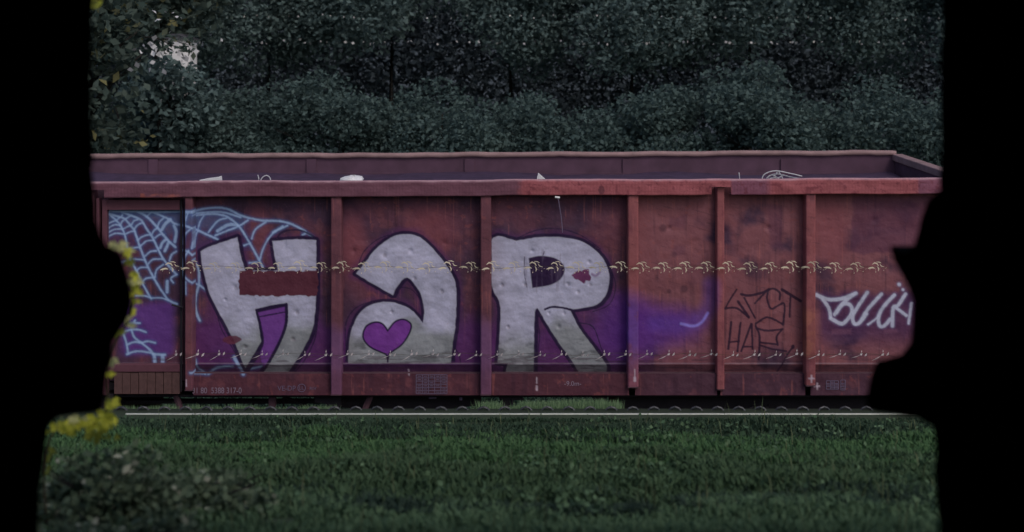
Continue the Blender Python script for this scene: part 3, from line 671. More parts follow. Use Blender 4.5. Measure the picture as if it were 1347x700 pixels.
for k, (a, b) in enumerate(((386, 537), (398, 535), (410, 539), (418, 536))): strip('cable', [(a - 8, b + 4), (a - 3, b - 2), (a + 4, b), (a + 7, b + 5), (a, b + 6)], 14.7 + .02 * k, .014, mat=M['cable'])
def plate(name, pts, Da, Db, mat=None):
    return MB().prism([(W(a, b, Da)[0], W(a, b, Da)[2]) for a, b in pts][::-1], Da, Db).build(name, mat or M['dark_steel'], wagon, bevel=.006)
plate('bolster', [(412, 519), (449, 519), (449, 536), (432, 536), (428, 531), (414, 530)], 14.62, 14.8)
plate('brake_cylinder', [(440, 519), (634, 519), (632, 534), (604, 536), (596, 541), (556, 541), (548, 538), (470, 538), (440, 536)], 14.75, 15.5)
plate('hook', [(656, 522), (686, 522), (690, 527), (676, 527), (674, 536), (666, 536), (658, 530)], 14.6, 14.66)
MB().tube([W(a, b, 14.58) for a, b in ((660, 524), (661, 531), (668, 535.5), (673, 533), (674, 525))], .012, 6).build('hook', M['dark_steel'], wagon)
plate('bracket', [(778, 521), (799, 521), (797, 532), (789, 532), (780, 527)], 14.6, 14.66)
fbox(564, 574, 522, 525, 14.60, 14.64, 'label_holder', wagon, M['plate']); fbox(604, 608, 523, 527, 14.60, 14.62, 'label_holder', wagon, M['plate'])

# bogies
def bogie(xc):
    b = MB().prism([(xc - 1.38, .98), (xc - 1.38, .62), (xc - 1.1, .42), (xc - .7, .42), (xc - .45, .36), (xc + .45, .36), (xc + .7, .42), (xc + 1.1, .42), (xc + 1.38, .62), (xc + 1.38, .98)], 14.78, 14.86).build('bogie', M['dark_steel'], wagon, bevel=.01)
    MB().prism([(xc - 1.38, .98), (xc - 1.38, .62), (xc + 1.38, .62), (xc + 1.38, .98)], 16.86, 16.94).build('bogie_frame', M['dark_steel'], b)
    MB().box(xc - .3, xc + .3, 14.86, 16.86, .55, .95).build('bogie_bolster', M['dark_steel'], b)
    for dx in (-.9, .9):
        MB().disc(xc + dx, .46, .46, 15.03, 15.16).disc(xc + dx, .46, .49, 15.16, 15.19).build('wheel', M['railside'], b)
        MB().disc(xc + dx, .46, .46, 16.54, 16.67).disc(xc + dx, .46, .49, 16.51, 16.54).build('wheel', M['railside'], b)
        MB().tube([(xc + dx, 14.8, .46), (xc + dx, 16.9, .46)], .08, 10).build('axle', M['dark_steel'], b)
        MB().box(xc + dx - .16, xc + dx + .16, 14.66, 14.79, .30, .62).build('axle_box', M['dark_steel'], b, bevel=.02)
    for dx in (-.16, 0, .16): MB().tube([(xc + dx, 14.72, .40 + .008 * i) if False else (xc + dx + .055 * math.cos(i * .9), 14.74 + .055 * math.sin(i * .9), .40 + .012 * i) for i in range(36)], .014, 5).build('spring', M['dark_steel'], b)
bogie(2.55); bogie(-5.6)

# ------------------------------------------------------------------ rails
def rail(name, x0, x1, D, ztop, lab, hw=.036, parent=None):
    m = MB(); m.prism([(0, 0)] * 3, 0, 0) if False else None
    m.box(x0, x1, D - .0365, D + .0365, ztop - .03, ztop).box(x0, x1, D - .01, D + .01, ztop - .13, ztop - .031).box(x0, x1, D - .07, D + .07, ztop - .16, ztop - .131)
    return m
track = empty('railway_track', (0, 15.85, 0), 'two rusty rails on ballast under the graffiti wagon', 'railway track')
for D in (15.11, 16.59): rail('rail', -40, 40, D, 0.0 + .002, '').build('rail', M['railside'], track)
# near rail seen as a bright line above the grass
ZT = H - (544 - CY) * 13.05 / F
near = empty('near_rail', (0, 13.05, ZT), 'pale worn rail running along the top of the grass bank in front of the wagon', 'rail')
x0 = (165 - CX) * 13.05 / F; x1 = (1500 - CX) * 13.05 / F
MB().box(x0, x1, 13.032, 13.066, ZT - .010, ZT).build('rail_head', M['rail'], near, bevel=.006)
MB().box(x0, x1, 13.04, 13.06, ZT - .18, ZT - .011).build('rail_web', M['railside'], near)
# spring clips standing behind the rail, one every 20 cm
cm = MB()
pts = [(-.075, -.05), (-.06, .0), (-.035, .030), (0, .042), (.035, .030), (.06, .0), (.075, -.05)]
arc = [(a, 0, b) for a, b in pts]
cm.tube(arc, .012, 6); cm.prism([(-.06, -.08), (.06, -.08), (.045, -.02), (0, .005), (-.045, -.02)], .0, .03)
clip_mesh = None
for i in range(36):
    px = 160 + i * 28.0
    if clip_mesh is None:
        o = cm.build('rail_clip', M['clip'], None); o.parent = near; clip_mesh = o.data
    else: o = link('rail_clip', clip_mesh, near)
    o.location = ((px - CX) * 13.2 / F, .15, -0.022); o.rotation_euler = (random.uniform(-.1, .1), random.uniform(-.06, .06), random.uniform(-.2, .2))

# ------------------------------------------------------------------ leaves and plants
def leaf_cloud(P, size, nrm=None, droop=.4, shape=1.7, jitter=.35, seed=1):
    """one diamond-shaped, folded leaf (2 triangles sharing the midrib) per point"""
    r = np.random.default_rng(seed); n = len(P)
    d = r.normal(size=(n, 3)); d[:, 2] = d[:, 2] * .6 - droop; d /= np.linalg.norm(d, axis=1)[:, None]
    u = r.normal(size=(n, 3)); u -= (u * d).sum(1)[:, None] * d; u /= np.linalg.norm(u, axis=1)[:, None]
    nn = np.cross(d, u)
    s = size * (1 + r.uniform(-jitter, jitter, n))[:, None]
    V = np.stack([P, P + d * s * .5 + u * s / shape * .5 + nn * s * .12, P + d * s, P + d * s * .5 - u * s / shape * .5 + nn * s * .12], 1).reshape(-1, 3)
    i = np.arange(n)[:, None] * 4
    return V, np.hstack([i, i + 1, i + 2, i + 3])

def crown_points(n, rx, ry, rz, seed, clumps=26, fill=.55):
    r = np.random.default_rng(seed); out = []
    c = r.normal(size=(clumps, 3)); c /= np.linalg.norm(c, axis=1)[:, None]; c *= (r.uniform(.35, 1, clumps) ** .6)[:, None]; c *= np.array([rx, ry, rz]) * .82
    k = n // clumps
    for i in range(clumps):
        q = r.normal(size=(k, 3)); q /= np.linalg.norm(q, axis=1)[:, None]; q *= (r.uniform(.25, 1, k) ** .5)[:, None]
        out.append(c[i] + q * np.array([rx, ry, rz * .75]) * r.uniform(.30, .48))
    return np.vstack(out)

def make_tree(label, loc, R, Rz, zc, leaf, n, size, group, seed, fwd=0.0, glints=False, trunk_r=.13, cat='tree', name='tree'):
    t = empty(name, loc, label, cat, group); L = Vector(loc)
    V, Fq = leaf_cloud(crown_points(n, R, R * .75, Rz, seed) + np.array([0, -fwd, zc]), size, seed=seed)
    mesh_np('crown', V + np.array(L), Fq, leaf, t)
    r = random.Random(seed); m = MB()
    m.tube([L + Vector((0, 0, -.05)), L + Vector((r.uniform(-.1, .1), 0, zc * .4)), L + Vector((r.uniform(-.2, .2), 0, zc)), L + Vector((r.uniform(-.3, .3), 0, zc + Rz * .6))], trunk_r, 8, trunk_r * .3)
    for k in range(6):
        a = r.uniform(0, 6.28); h = zc * r.uniform(.85, 1.0); b = L + Vector((0, 0, h))
        m.tube([b, b + Vector((math.cos(a) * R * .35, math.sin(a) * R * .25, Rz * .3)), b + Vector((math.cos(a) * R * .7, math.sin(a) * R * .5, Rz * .45))], trunk_r * .4, 5, trunk_r * .1)
    m.build('trunk', M['bark'], t, True)
    return t

def copy_thing(o, loc, rz=0, sc=1.0, label=None):
    c = o.copy(); COL.objects.link(c); c.location = loc; c.rotation_euler = (0, 0, rz); c.scale = (sc, sc, sc)
    if label: c['label'] = label
    for ch in list(o.children):
        d = ch.copy(); COL.objects.link(d); d.parent = c
    return c

LAND = [(100, 'the dark wall at far left'), (190, 'the spider web on the door'), (290, 'the upper left of the letter H'), (400, 'the right arm of the letter H'), (470, 'the left side of the letter a'), (560, 'the crown of the letter a'), (660, 'the stem of the letter R'),
        (760, 'the bowl of the letter R'), (850, 'the purple spray cloud'), (930, 'the bright streak of the spray cloud'), (1000, 'the thin black tag'), (1090, 'the left part of the white tag'), (1180, 'the right end of the white tag'), (1290, 'the dark wall at far right')]
def landmark(X, D):
    px = CX + X * F / D
    if px < 60: return 'out of sight behind the left wall'
    if px > 1330: return 'out of sight behind the right wall'
    return 'in line with ' + min(LAND, key=lambda l: abs(l[0] - px))[1]
# far wood closing the view
P = np.stack([rng.uniform(-17, 17, 150000), rng.uniform(32, 35.5, 150000), rng.uniform(2.4, 8.0, 150000) ], 1)
P[:, 1] += np.sin(P[:, 0] * .9) * .5; V, Fq = leaf_cloud(P, .15, seed=3)
tag(mesh_np('far_wood', V, Fq, M['wood_leaf']), 'dark distant wood closing the view behind the trees', 'wood', kind='stuff')

hx_ = np.linspace(-120, 120, 61); hy_ = np.linspace(37.5, 120, 22); gx, gy = np.meshgrid(hx_, hy_)
gzz = sstep(37, 62, gy) * (17 + 5 * vnoise(gx / 18, gy / 18, 71)) - .3; idx = np.arange(gx.size).reshape(gx.shape)
M['hill'] = mat_plain('wooded_hill', (0.08, 0.10, 0.12), .95, .5, .6, .8)
tag(mesh_np('hill', np.stack([gx.ravel(), gy.ravel(), gzz.ravel()], 1), np.stack([idx[:-1, :-1].ravel(), idx[:-1, 1:].ravel(), idx[1:, 1:].ravel(), idx[1:, :-1].ravel()], 1), M['hill'], smooth=True), kind='structure')

# back row of trees, front row of tall shrubs
tl = 'tall dark green tree in the back row behind the shrubs'
protos = []
xsb = [-9.6, -7.4, -4.9, -2.4, .0, 2.5, 5.0, 7.5, 9.9]
for i, X in enumerate(xsb):
    loc = (X, 28 + rng.uniform(-.5, .8), 0)
    if i < 3: protos.append(make_tree(tl, loc, 2.25, 2.6, 6.05, M['tree_leaf'], 24000, .10, 'trees in the back row', 100 + i, fwd=1.1, trunk_r=.09)); t = protos[-1]
    else: t = copy_thing(protos[i % 3], loc, rng.uniform(-.5, .5), rng.uniform(.97, 1.05))
    t['label'] = 'tall tree of the back row, ' + landmark(X, 28)
sl_ = 'dense dark green shrub in the hedge row just behind the wagon'
protos = []
for i, X in enumerate(np.arange(-8.3, 9.2, 1.78)):
    loc = (X, 23.2 + rng.uniform(-.4, .4), 0)
    if i < 4: protos.append(make_tree(sl_, loc, 1.7, 1.5 + .06 * (i % 2), 2.6, M['hedge_leaf'], 19000, .085, 'hedge shrubs behind the wagon', 200 + i, trunk_r=.05, cat='shrub', name='hedge_shrub')); t = protos[-1]
    else: t = copy_thing(protos[i % 4], loc, rng.uniform(0, 6.2), rng.uniform(.95, 1.06))
    t['label'] = 'hedge shrub behind the wagon, ' + landmark(X, 23.2)
# the leafier tree at the left, nearer
make_tree('leafier tree at far left beyond the wagon, with some yellowing leaves', (-6.35, 20.2, 0), 1.35, 2.3, 3.9, M['near_leaf'], 6000, .15, None, 301, trunk_r=.12)
make_tree('small dark tree at the left rising above the hedge beside the white gap', (-6.1, 23.6, 0), 1.3, 1.4, 5.75, M['near_leaf'], 3800, .15, None, 305, trunk_r=.1)

make_tree('rounded dark shrub standing directly below the white gap at upper left', (-5.55, 22.2, 0), .85, .75, 3.72, M['tree_leaf'], 3000, .12, None, 309, trunk_r=.06, cat='shrub', name='shrub')
# rows of white blossom specks, added to imitate light sparkling low in the back trees
bl = np.array([(px + rng.uniform(-2, 2), 55 + rng.normal() * .8) for px in np.arange(262, 1236, 28) for _ in range(3)]); B = []
for i, (px, py) in enumerate(bl): B.append(W(px + (i % 3) * 4.5 - 5, py + (i % 3 == 2) * 1.5, 24.9))
bl2 = [W(px + rng.uniform(-3, 3), 22 + rng.normal() * 1.2, 24.8) for px in np.arange(268, 1236, 14)]
V, Fq = leaf_cloud(np.array(B), .055, shape=1.1, seed=9)
tag(mesh_np('glint_row', V, Fq, M['blossom']), 'row of tiny added white glint specks along the lower edge of the back trees', 'glints', kind='stuff')
V, Fq = leaf_cloud(np.array(bl2), .035, shape=1.1, seed=10)
tag(mesh_np('glint_row', V, Fq, M['blossom']), 'sparser row of added faint glint specks higher in the back trees', 'glints', kind='stuff')

# white shed glimpsed through the leaves
sx0, sx1 = W(210, 0, 22.9)[0], W(250, 0, 22.9)[0]; zb, zt = W(0, 63.5, 22.9)[2], W(0, 52.5, 22.9)[2]
shed = empty('white_shed', ((sx0 + sx1) / 2, 22.9, 0), 'small white shed glimpsed through a gap in the leaves at upper left', 'shed')
MB().box(sx0, sx1, 22.9, 23.4, 0, zt).build('wall', M['whitewall'], shed)
MB().prism([(sx0 - .05, zt + .002), (sx1 + .05, zt + .002), (sx1 - .2, zt + .10), (sx0 + .2, zt + .10)], 22.85, 23.45).build('roof', M['slate'], shed)
bp = [(206 + 50 * rng.random(), 46 + 22 * rng.random() ** .8) for _ in range(120)]; bp = [p for p in bp if not (214 < p[0] < 252 and 53 < p[1] < 59) or rng.random() < .35]
V, Fq = leaf_cloud(np.array([W(a, b, 21.4 + rng.uniform(-.2, .2)) for a, b in bp]), .11, seed=15)
twig = MB(); twig.tube([W(150, 40, 20.6), W(185, 48, 21.0), W(222, 52, 21.4), W(258, 62, 21.5)], .02, 5, .005).tube([W(205, 50, 21.3), W(228, 60, 21.4), W(246, 69, 21.4)], .01, 5, .004)
branch = empty('leafy_branch', W(150, 40, 20.6), 'leafy branch reaching right across the white gap at upper left', 'branch')
mesh_np('leaves', V, Fq, M['near_leaf'], branch); twig.build('twig', M['bark'], branch)
# bright bits of blossom added to imitate light through leaves around the gap
pp = [(203, 15), (216, 14), (228, 16), (206, 25), (211, 25), (229, 22), (238, 24), (225, 41), (226, 50), (205, 46), (199, 55), (181, 63), (184, 66), (188, 63), (198, 61), (200, 66), (205, 62), (212, 68), (204, 72), (232, 70), (238, 75), (241, 79), (244, 72), (204, 81), (218, 85), (179, 81), (175, 92), (254, 68), (196, 90), (214, 90), (222, 65), (234, 66), (228, 55), (262, 55), (267, 54), (294, 55), (208, 64), (193, 57), (190, 60)]
B = np.array([W(a + rng.uniform(-1, 1), b, 19.0) for a, b in pp]); V, Fq = leaf_cloud(B, .085, shape=1.3, seed=12)
M['glint2'] = mat_leaf('bright_glint', (.42, .42, .44), (.8, .8, .84), .1)
tag(mesh_np('glint_cluster', V, Fq, M['glint2']), 'scattered added white glint specks around the bright gap at upper left', 'glints', kind='stuff')

# ------------------------------------------------------------------ grass bank
def grass(name, d0, d1, n, hgt, wid, mat, label, seed, edge=.35, xspan=.48, lean=.6, z=None, cat='grass'):
    r = np.random.default_rng(seed)
    D = r.uniform(d0 - edge, d1 + edge, n); X = r.uniform(-1, 1, n) * (D * xspan + .3)
    keep = (vnoise(X * 2.2, D * 2.2, seed) > .12) & (np.abs(X) < 40); D, X = D[keep], X[keep]; n = len(D)
    Z = (gzv(D) if z is None else np.full(n, z)) + np.where((D > 4.2) & (D < 12.6), (vnoise(X * 1.1, D * 1.1, 5) - .5) * .10, 0)
    hh = hgt * r.uniform(.5, 1.3, n) * np.where(D > 12.3, .45, 1) * (.55 + .9 * vnoise(X * 3.1, D * 3.1, seed + 4)); a = r.uniform(0, 6.283, n); ln = r.uniform(.2, 1.2, n) * lean
    wd = wid * r.uniform(.6, 1.3, n); b = a + math.pi / 2 + r.uniform(-.5, .5, n)
    base = np.stack([X, D, Z - .01], 1); side = np.stack([np.cos(b) * wd, np.sin(b) * wd, np.zeros(n)], 1)
    mid = base + np.stack([np.cos(a) * hh * ln * .35, np.sin(a) * hh * ln * .35, hh * .65], 1); tip = base + np.stack([np.cos(a) * hh * ln, np.sin(a) * hh * ln, hh * (1 - .25 * ln)], 1)
    V = np.stack([base - side * .6, mid - side, tip, mid + side, base + side * .6], 1).reshape(-1, 3); i = np.arange(n)[:, None] * 5
    Fq = np.vstack([np.hstack([i, i + 1, i + 3, i + 4]), np.hstack([i + 1, i + 2, i + 3, i + 3])])
    tri = np.hstack([i + 1, i + 2, i + 3]); quad = np.hstack([i, i + 1, i + 3, i + 4])
    T = np.vstack([tri, quad[:, [0, 1, 2]], quad[:, [0, 2, 3]]])
    return tag(mesh_np(name, V, T, mat, None, True), label, cat, kind='stuff')
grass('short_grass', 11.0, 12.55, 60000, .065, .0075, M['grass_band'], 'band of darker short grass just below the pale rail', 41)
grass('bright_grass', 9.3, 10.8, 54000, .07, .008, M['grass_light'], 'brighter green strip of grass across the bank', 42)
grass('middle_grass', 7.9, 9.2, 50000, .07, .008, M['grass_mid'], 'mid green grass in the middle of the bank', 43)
grass('dark_strip_grass', 7.35, 7.75, 20000, .06, .007, M['grass_dark'], 'narrow strip of darker low grass across the bank', 44, .25)  # narrow band coloured darker than the grass around it
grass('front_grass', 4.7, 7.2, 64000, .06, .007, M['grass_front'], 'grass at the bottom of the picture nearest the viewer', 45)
grass('tall_stalks', 5.5, 12.3, 1500, .15, .003, M['stalk'], 'scattered thin pale stalks standing above the grass of the bank', 47, lean=.35, cat='stalks')
P = []
r = np.random.default_rng(48)
for _ in range(240):
    d = r.uniform(5.6, 12.4); x = r.uniform(-.42, .42) * d
    for k in range(9): P.append((x + r.normal() * .07, d + r.normal() * .07, gz(d) + r.uniform(.02, .09)))
V, Fq = leaf_cloud(np.array(P), .036, droop=.0, shape=1.3, seed=49); tag(mesh_np('broadleaf_weeds', V, Fq, M['grass_front']), 'low broad leaved weeds scattered through the grass bank', 'weeds', kind='stuff')
grass('meadow_grass', 17.1, 20.4, 34000, .10, .02, M['grass_lightened'], 'grass seen under the wagon, colour lightened to look sunlit', 46, .1, .42, z=0)

M['weed'] = mat_leaf('pale_standin_weed', (0.14, 0.25, 0.13), (0.26, 0.38, 0.22), 0.25)  # weeds added to stand in for sunlit grass beyond the wagon
r = np.random.default_rng(81); n = 9000; px = r.uniform(150, 815, n)
ytop = np.where(px > 632, 524.5, np.where(px > 604, 535, np.where(px > 440, 541, 533))) + (vnoise(px / 9, 0, 81) - .5) * 6
ytop = np.where((px > 655) & (px < 682), 533, ytop); keep = (px < 440) | (px > 598) | (r.random(n) < .3); keep &= ~((px > 228) & (px < 246)) & ~((px > 350) & (px < 364)); px, ytop = px[keep], ytop[keep]; n = len(px)
D = r.uniform(13.30, 13.42, n); X = (px - CX) * D / F; z0 = gzv(D) - .02; zt = H - (ytop + r.uniform(0, 1, n) ** 1.6 * 10 - CY) * D / F; zt = np.maximum(zt, z0 + .05)
sx = r.normal(0, .04, n); wd = r.uniform(.006, .012, n); B0 = np.stack([X, D, z0], 1); T0 = np.stack([X + sx, D + r.normal(0, .03, n), zt], 1); Mi = (B0 + T0) / 2 + np.stack([sx * -.15, np.zeros(n), np.zeros(n)], 1); sw = np.stack([wd, r.normal(0, .004, n), np.zeros(n)], 1)
V = np.stack([B0 - sw * .7, Mi - sw, T0, Mi + sw, B0 + sw * .7], 1).reshape(-1, 3); i = np.arange(n)[:, None] * 5
tag(mesh_np('standin_weeds', V, np.vstack([np.hstack([i + 1, i + 2, i + 3]), np.hstack([i, i + 1, i + 3]), np.hstack([i, i + 3, i + 4])]), M['weed'], None, True), 'pale green tall weeds added to stand in for sunlit grass in the gap between rail and wagon sill', 'weeds', kind='stuff')
# dark leafy bushes at lower left
def bush(loc, R, hh, leaf, n, size, label, seed):
    t = empty('low_bush', loc, label, 'bush'); L = np.array(loc)
    P = crown_points(n, R, R * .7, hh, seed, 22); P[:, 2] = np.abs(P[:, 2]) * .9
    V, Fq = leaf_cloud(P + L, size, droop=-.1, shape=1.5, seed=seed); mesh_np('foliage', V, Fq, leaf, t)
    m = MB()
    r = random.Random(seed)
    for k in range(7): a = r.uniform(0, 6.28); m.tube([L + np.array([0, 0, -.03]), L + np.array([math.cos(a) * R * .3, math.sin(a) * R * .2, hh * .5]), L + np.array([math.cos(a) * R * .7, math.sin(a) * R * .5, hh * .8])], .008, 5, .003)
    m.build('stem', M['bark'], t)
bush((-1.98, 6.6, gz(6.6)), .46, .42, M['bush_leaf'], 4200, .045, 'dark low bush with pale leaf tips, nearest the yellow ivy', 51)
bush((-1.60, 6.9, gz(6.9)), .5, .26, M['bush_leaf'], 3600, .045, 'dark low bush spreading into the grass right of the ivy', 52)
bush((-1.70, 5.9, gz(5.9) - .05), .44, .26, M['bush_leaf'], 3000, .042, 'low bush with silvery tips at the bottom left', 53)
bush((-1.62, 5.55, gz(5.55) - .06), .28, .2, M['bush_olive'], 1400, .038, 'small olive green plant at the very bottom left', 54)

# ------------------------------------------------------------------ litter in the wagon
hx = np.linspace(XL + .15, XR - .15, 90); hy = np.linspace(14.68, 17.28, 16); gx, gy = np.meshgrid(hx, hy)
gzz = 3.055 + (fbm(gx * 1.3, gy * 2, 61) - .5) * .10 - np.where(gy < 15.3, (15.3 - gy) * .02, 0); idx = np.arange(gx.size).reshape(gx.shape)
tag(mesh_np('scrap_heap', np.stack([gx.ravel(), gy.ravel(), gzz.ravel()], 1), np.stack([idx[:-1, :-1].ravel(), idx[:-1, 1:].ravel(), idx[1:, 1:].ravel(), idx[1:, :-1].ravel()], 1), M['scrap'], None, True),
    'dark scrap load filling the open wagon almost to the rim', 'scrap', kind='stuff')
DI = 14.95
def shard(name, pts, D, label, cat, th=.03, mat=None, low=3.0):
    Q = [W(a, b, D) for a, b in pts]; o = MB().prism([(q[0], q[2]) for q in Q], D, D + th).build(name, mat or M['white'], None, bevel=.004)
    return tag(o, label, cat)
shard('plastic_scrap', [(262, 246), (262, 237), (275, 234.5), (287, 233), (291, 231.5), (292, 238), (290, 246)], DI, 'white pointed plastic scrap above the wagon rim over the spider web', 'scrap')
shard('broken_panel', [(705, 246), (706.5, 233), (708, 227.5), (712, 231), (718, 236.5), (718, 246)], DI, 'small white triangular shard standing above the rim over the letter R', 'scrap')
# crumpled bag
bm_v, bm_f = [], []; c = Vector(W(464, 240, DI)); na, nb = 14, 9
for j in range(nb + 1):
    for i in range(na):
        a, b = 2 * math.pi * i / na, math.pi * j / nb; k = 1 + .25 * math.sin(3 * a + j) * math.sin(b) + .12 * math.sin(7 * a + 2 * b)
        bm_v.append((c.x + .125 * math.sin(b) * math.cos(a) * k, c.y + .12 * math.sin(b) * math.sin(a) * k, c.z + (.072 + (.01 * math.sin(9 * a))) * math.cos(b) * k))
for j in range(nb):
    for i in range(na): bm_f.append((j * na + i, j * na + (i + 1) % na, (j + 1) * na + (i + 1) % na, (j + 1) * na + i))
m = MB(); m.v, m.f = bm_v, bm_f
tag(m.build('plastic_bag', M['white'], None, True), 'crumpled white plastic bag lying on the load above the letter a', 'bag')
def wires(name, paths, D, r, label):
    m = MB()
    for k, pth in enumerate(paths): m.tube([W(a, b, D + .03 * k) for a, b in cr(pth, False, 5)], r, 5)
    return tag(m.build(name, M['wire'], None, True), label, 'wire')
wires('bent_wire', [[(340, 244), (340.5, 236), (339, 230)], [(342, 244), (344, 235), (350, 231), (355, 234), (357, 244)]], DI, .006, 'thin bent wire loop sticking up over the rim near the letter H')
wires('wire_tangle', [[(1002, 246), (1003, 233), (1010, 227), (1022, 225), (1038, 228), (1055, 232)], [(1004, 244), (1010, 233), (1022, 229), (1040, 233), (1052, 235)], [(1006, 242), (1014, 231), (1026, 236), (1034, 243)],
                      [(1010, 244), (1020, 230), (1024, 226), (1030, 236)], [(1005, 238), (1018, 234), (1032, 237), (1050, 237)], [(1012, 240), (1022, 235), (1030, 231)]], DI, .007, 'tangle of pale wire on the load at the right, above the black tag')
wires('wire_end', [[(973, 246), (973, 236), (972, 227)]], DI, .006, 'single short wire end sticking up left of the wire tangle')
dw = MB(); dw.tube([W(a, b, 14.385) for a, b in cr([(734, 259.5), (736, 272), (738.5, 288), (740, 306)], False, 5)], .005, 5)
hang = empty('hanging_cord', W(733, 259, 14.385), 'thin cord with a white end hanging from the wagon rim over the letter R', 'cord')
dw.build('cord', M['plate'], hang); MB().tube([W(730, 259.3, 14.385), W(736.5, 260.2, 14.385)], .011, 6).build('cord_end', M['white'], hang)

# ------------------------------------------------------------------ dry creeper strands across the wagon side
def tuft_mesh(kind):
    r = random.Random(5 if kind else 6); m = MB(); m.v.append((0, .004, 0))
    def leaf(x, z, L, a, wd, y=0):
        c, s = math.cos(a), math.sin(a); n = len(m.v)
        m.v += [(x, y, z), (x + c * L * .5 - s * wd, y - .012, z + s * L * .5 + c * wd), (x + c * L, y - .004, z + s * L), (x + c * L * .5 + s * wd, y - .010, z + s * L * .5 - c * wd)]; m.f.append((n, n + 1, n + 2, n + 3)); m.v.append((x * .5 + .001, y * .5, z * .5 - .001)); m.f.append((0, n + 4, n))
    if kind:
        def arch(pts, wd):
            P = [(0, 0)] and list(pts); n = len(m.v); k = len(P); y = r.uniform(-.012, -.002)
            for i, (x, z) in enumerate(P):
                (ax, az), (bx, bz) = P[max(i - 1, 0)], P[min(i + 1, k - 1)]; L = math.hypot(bx - ax, bz - az) + 1e-6; hw = wd * (.35 if i in (0, k - 1) else 1) * .78
                m.v += [(x - (bz - az) / L * hw, y, z + (bx - ax) / L * hw), (x + (bz - az) / L * hw, y, z - (bx - ax) / L * hw)]
            m.f += [(n + 2 * i, n + 2 * i + 1, n + 2 * i + 3, n + 2 * i + 2) for i in range(k - 1)]; m.v.append((P[0][0] * .5, .0, P[0][1] * .5 + .001)); m.f.append((0, n + 2 * k, n))
        arch([(-.088, -.010), (-.060, -.004), (-.034, -.004), (-.014, -.014)], .010)
        arch([(-.036, .030), (-.010, .044), (.016, .034), (.030, .008)], .0085)
        arch([(.010, .052), (.040, .048), (.062, .036)], .006); arch([(.046, .030), (.060, .006), (.090, -.004)], .0055)
        arch([(.018, .004), (.030, -.022), (.022, -.044)], .008); arch([(-.060, -.012), (-.070, -.026)], .006); arch([(.10, -.02), (.112, -.014)], .005)
        leaf(-.01, -.06, .018, 1.2, .005); leaf(.075, -.045, .012, .8, .005)
    else:
        leaf(-.030, -.012, .036, .7, .013); leaf(.020, -.020, .042, 1.0, .010); leaf(-.014, .008, .036, 1.5, .004); leaf(-.12, -.05, .10, .38, .0035)
    return m
for name, y0, kind, mat, n0, n1, lab in (('creeper_strand', 351.5, True, M['sprig'], 219, 1172, 'upper dry creeper strand with pale leaf tufts stretched across the wagon side'),
                                      ('creeper_strand', 466, False, M['drop'], 230, 1172, 'lower creeper strand with tiny paired pale buds across the wagon side')):
    root = empty(name, W(n0, y0, 14.385), lab, 'creeper'); root['group'] = 'creeper strands on the wagon side'
    st = MB(); st.tube([W(p, y0 + 1.5 * math.sin(p * .06), 14.395) for p in np.arange(n0 - 4, n1 + 6, 7)], .0018, 4); st.build('stem', M['stem'], root)
    me = None; tm = tuft_mesh(kind)
    for i, p in enumerate(np.arange(n0 + 4, n1, 28.15)):
        if me is None: o = tm.build('sprig', mat, None); me = o.data; o.parent = root
        else: o = link('sprig', me, root)
        o.location = Vector(W(p, y0 + random.uniform(-.7, .7), 14.385)) - rootloc(root); o.rotation_euler = (random.uniform(-.2, .2), random.uniform(-.12, .12), random.uniform(-.3, .3)); s = random.uniform(1.0, 1.2); o.scale = (s, s, s)

# ------------------------------------------------------------------ dark shelter added around the camera so both side walls stay unlit
DW = 4.0
LP = [(122, -80), (121, 60), (121, 180), (123, 255), (127, 290), (133, 312), (140, 322), (150, 326), (159, 334), (165, 348), (169, 366), (174, 385), (174, 402), (168, 421), (158, 437), (150, 452), (146, 470), (142, 490), (139, 512), (136, 530), (130, 542), (102, 545), (77, 549), (63, 561), (60, 582), (56, 615), (52, 660), (50, 720), (46, 900)]
RP = [(1240, -80), (1238, 100), (1237, 200), (1235, 250), (1219, 264), (1212, 285), (1207, 306), (1201, 325), (1188, 333), (1169, 323), (1175, 342), (1184, 359), (1195, 378), (1200, 398), (1198, 430), (1196, 450), (1186, 466), (1154, 475), (1146, 490), (1142, 508), (1137, 530), (1150, 543), (1208, 550), (1226, 562), (1232, 585), (1230, 618), (1234, 660), (1237, 720), (1243, 900)]
sh = empty('light_blocker', (0, 1.0, 3.0), 'added, unlit black shelter whose jagged walls frame the view on both sides', 'enclosure')
def rough(pl, seed):
    r = random.Random(seed); out = []
    for (a, b), (c, d) in zip(pl[:-1], pl[1:]):
        n = max(1, int(math.hypot(c - a, d - b) / 14))
        for i in range(n):
            t = i / n; out.append((a + (c - a) * t + r.uniform(-1.6, 1.6), b + (d - b) * t + r.uniform(-1.2, 1.2)))
    return out + [pl[-1]]
for pl, side, sd in ((LP, -1, 1), (RP, 1, 2)):
    e = rough(pl, sd); f = [(W(a, b, DW)[0], W(a, b, DW)[2]) for a, b in e]; f = [(x, max(z, 2.98)) for x, z in f]
    far = side * 3.4
    outl = f + [(far, f[-1][1]), (far, f[0][1])]
    bk = [(x + side * .22, z - .085 * (H - z)) for x, z in f] + [(far, f[-1][1]), (far, f[0][1])]
    # the jamb is splayed: it opens outwards, so its daylit reveal stays out of view
    n = len(outl); mb = MB(); mb.v = [(x, DW, z) for x, z in outl] + [(x, DW + .34, z) for x, z in bk]
    mb.f = [tuple(range(n)), tuple(range(2 * n - 1, n - 1, -1))] + [(i, n + i, n + (i + 1) % n, (i + 1) % n) for i in range(n)]
    mb.build('blackout_jamb', M['blackout'], sh)
zl = W(0, -80, DW)[2]
MB().box(-3.4, 3.4, DW + .002, DW + .36, zl + .002, zl + .06).build('blocker_lintel', M['blackout'], sh)
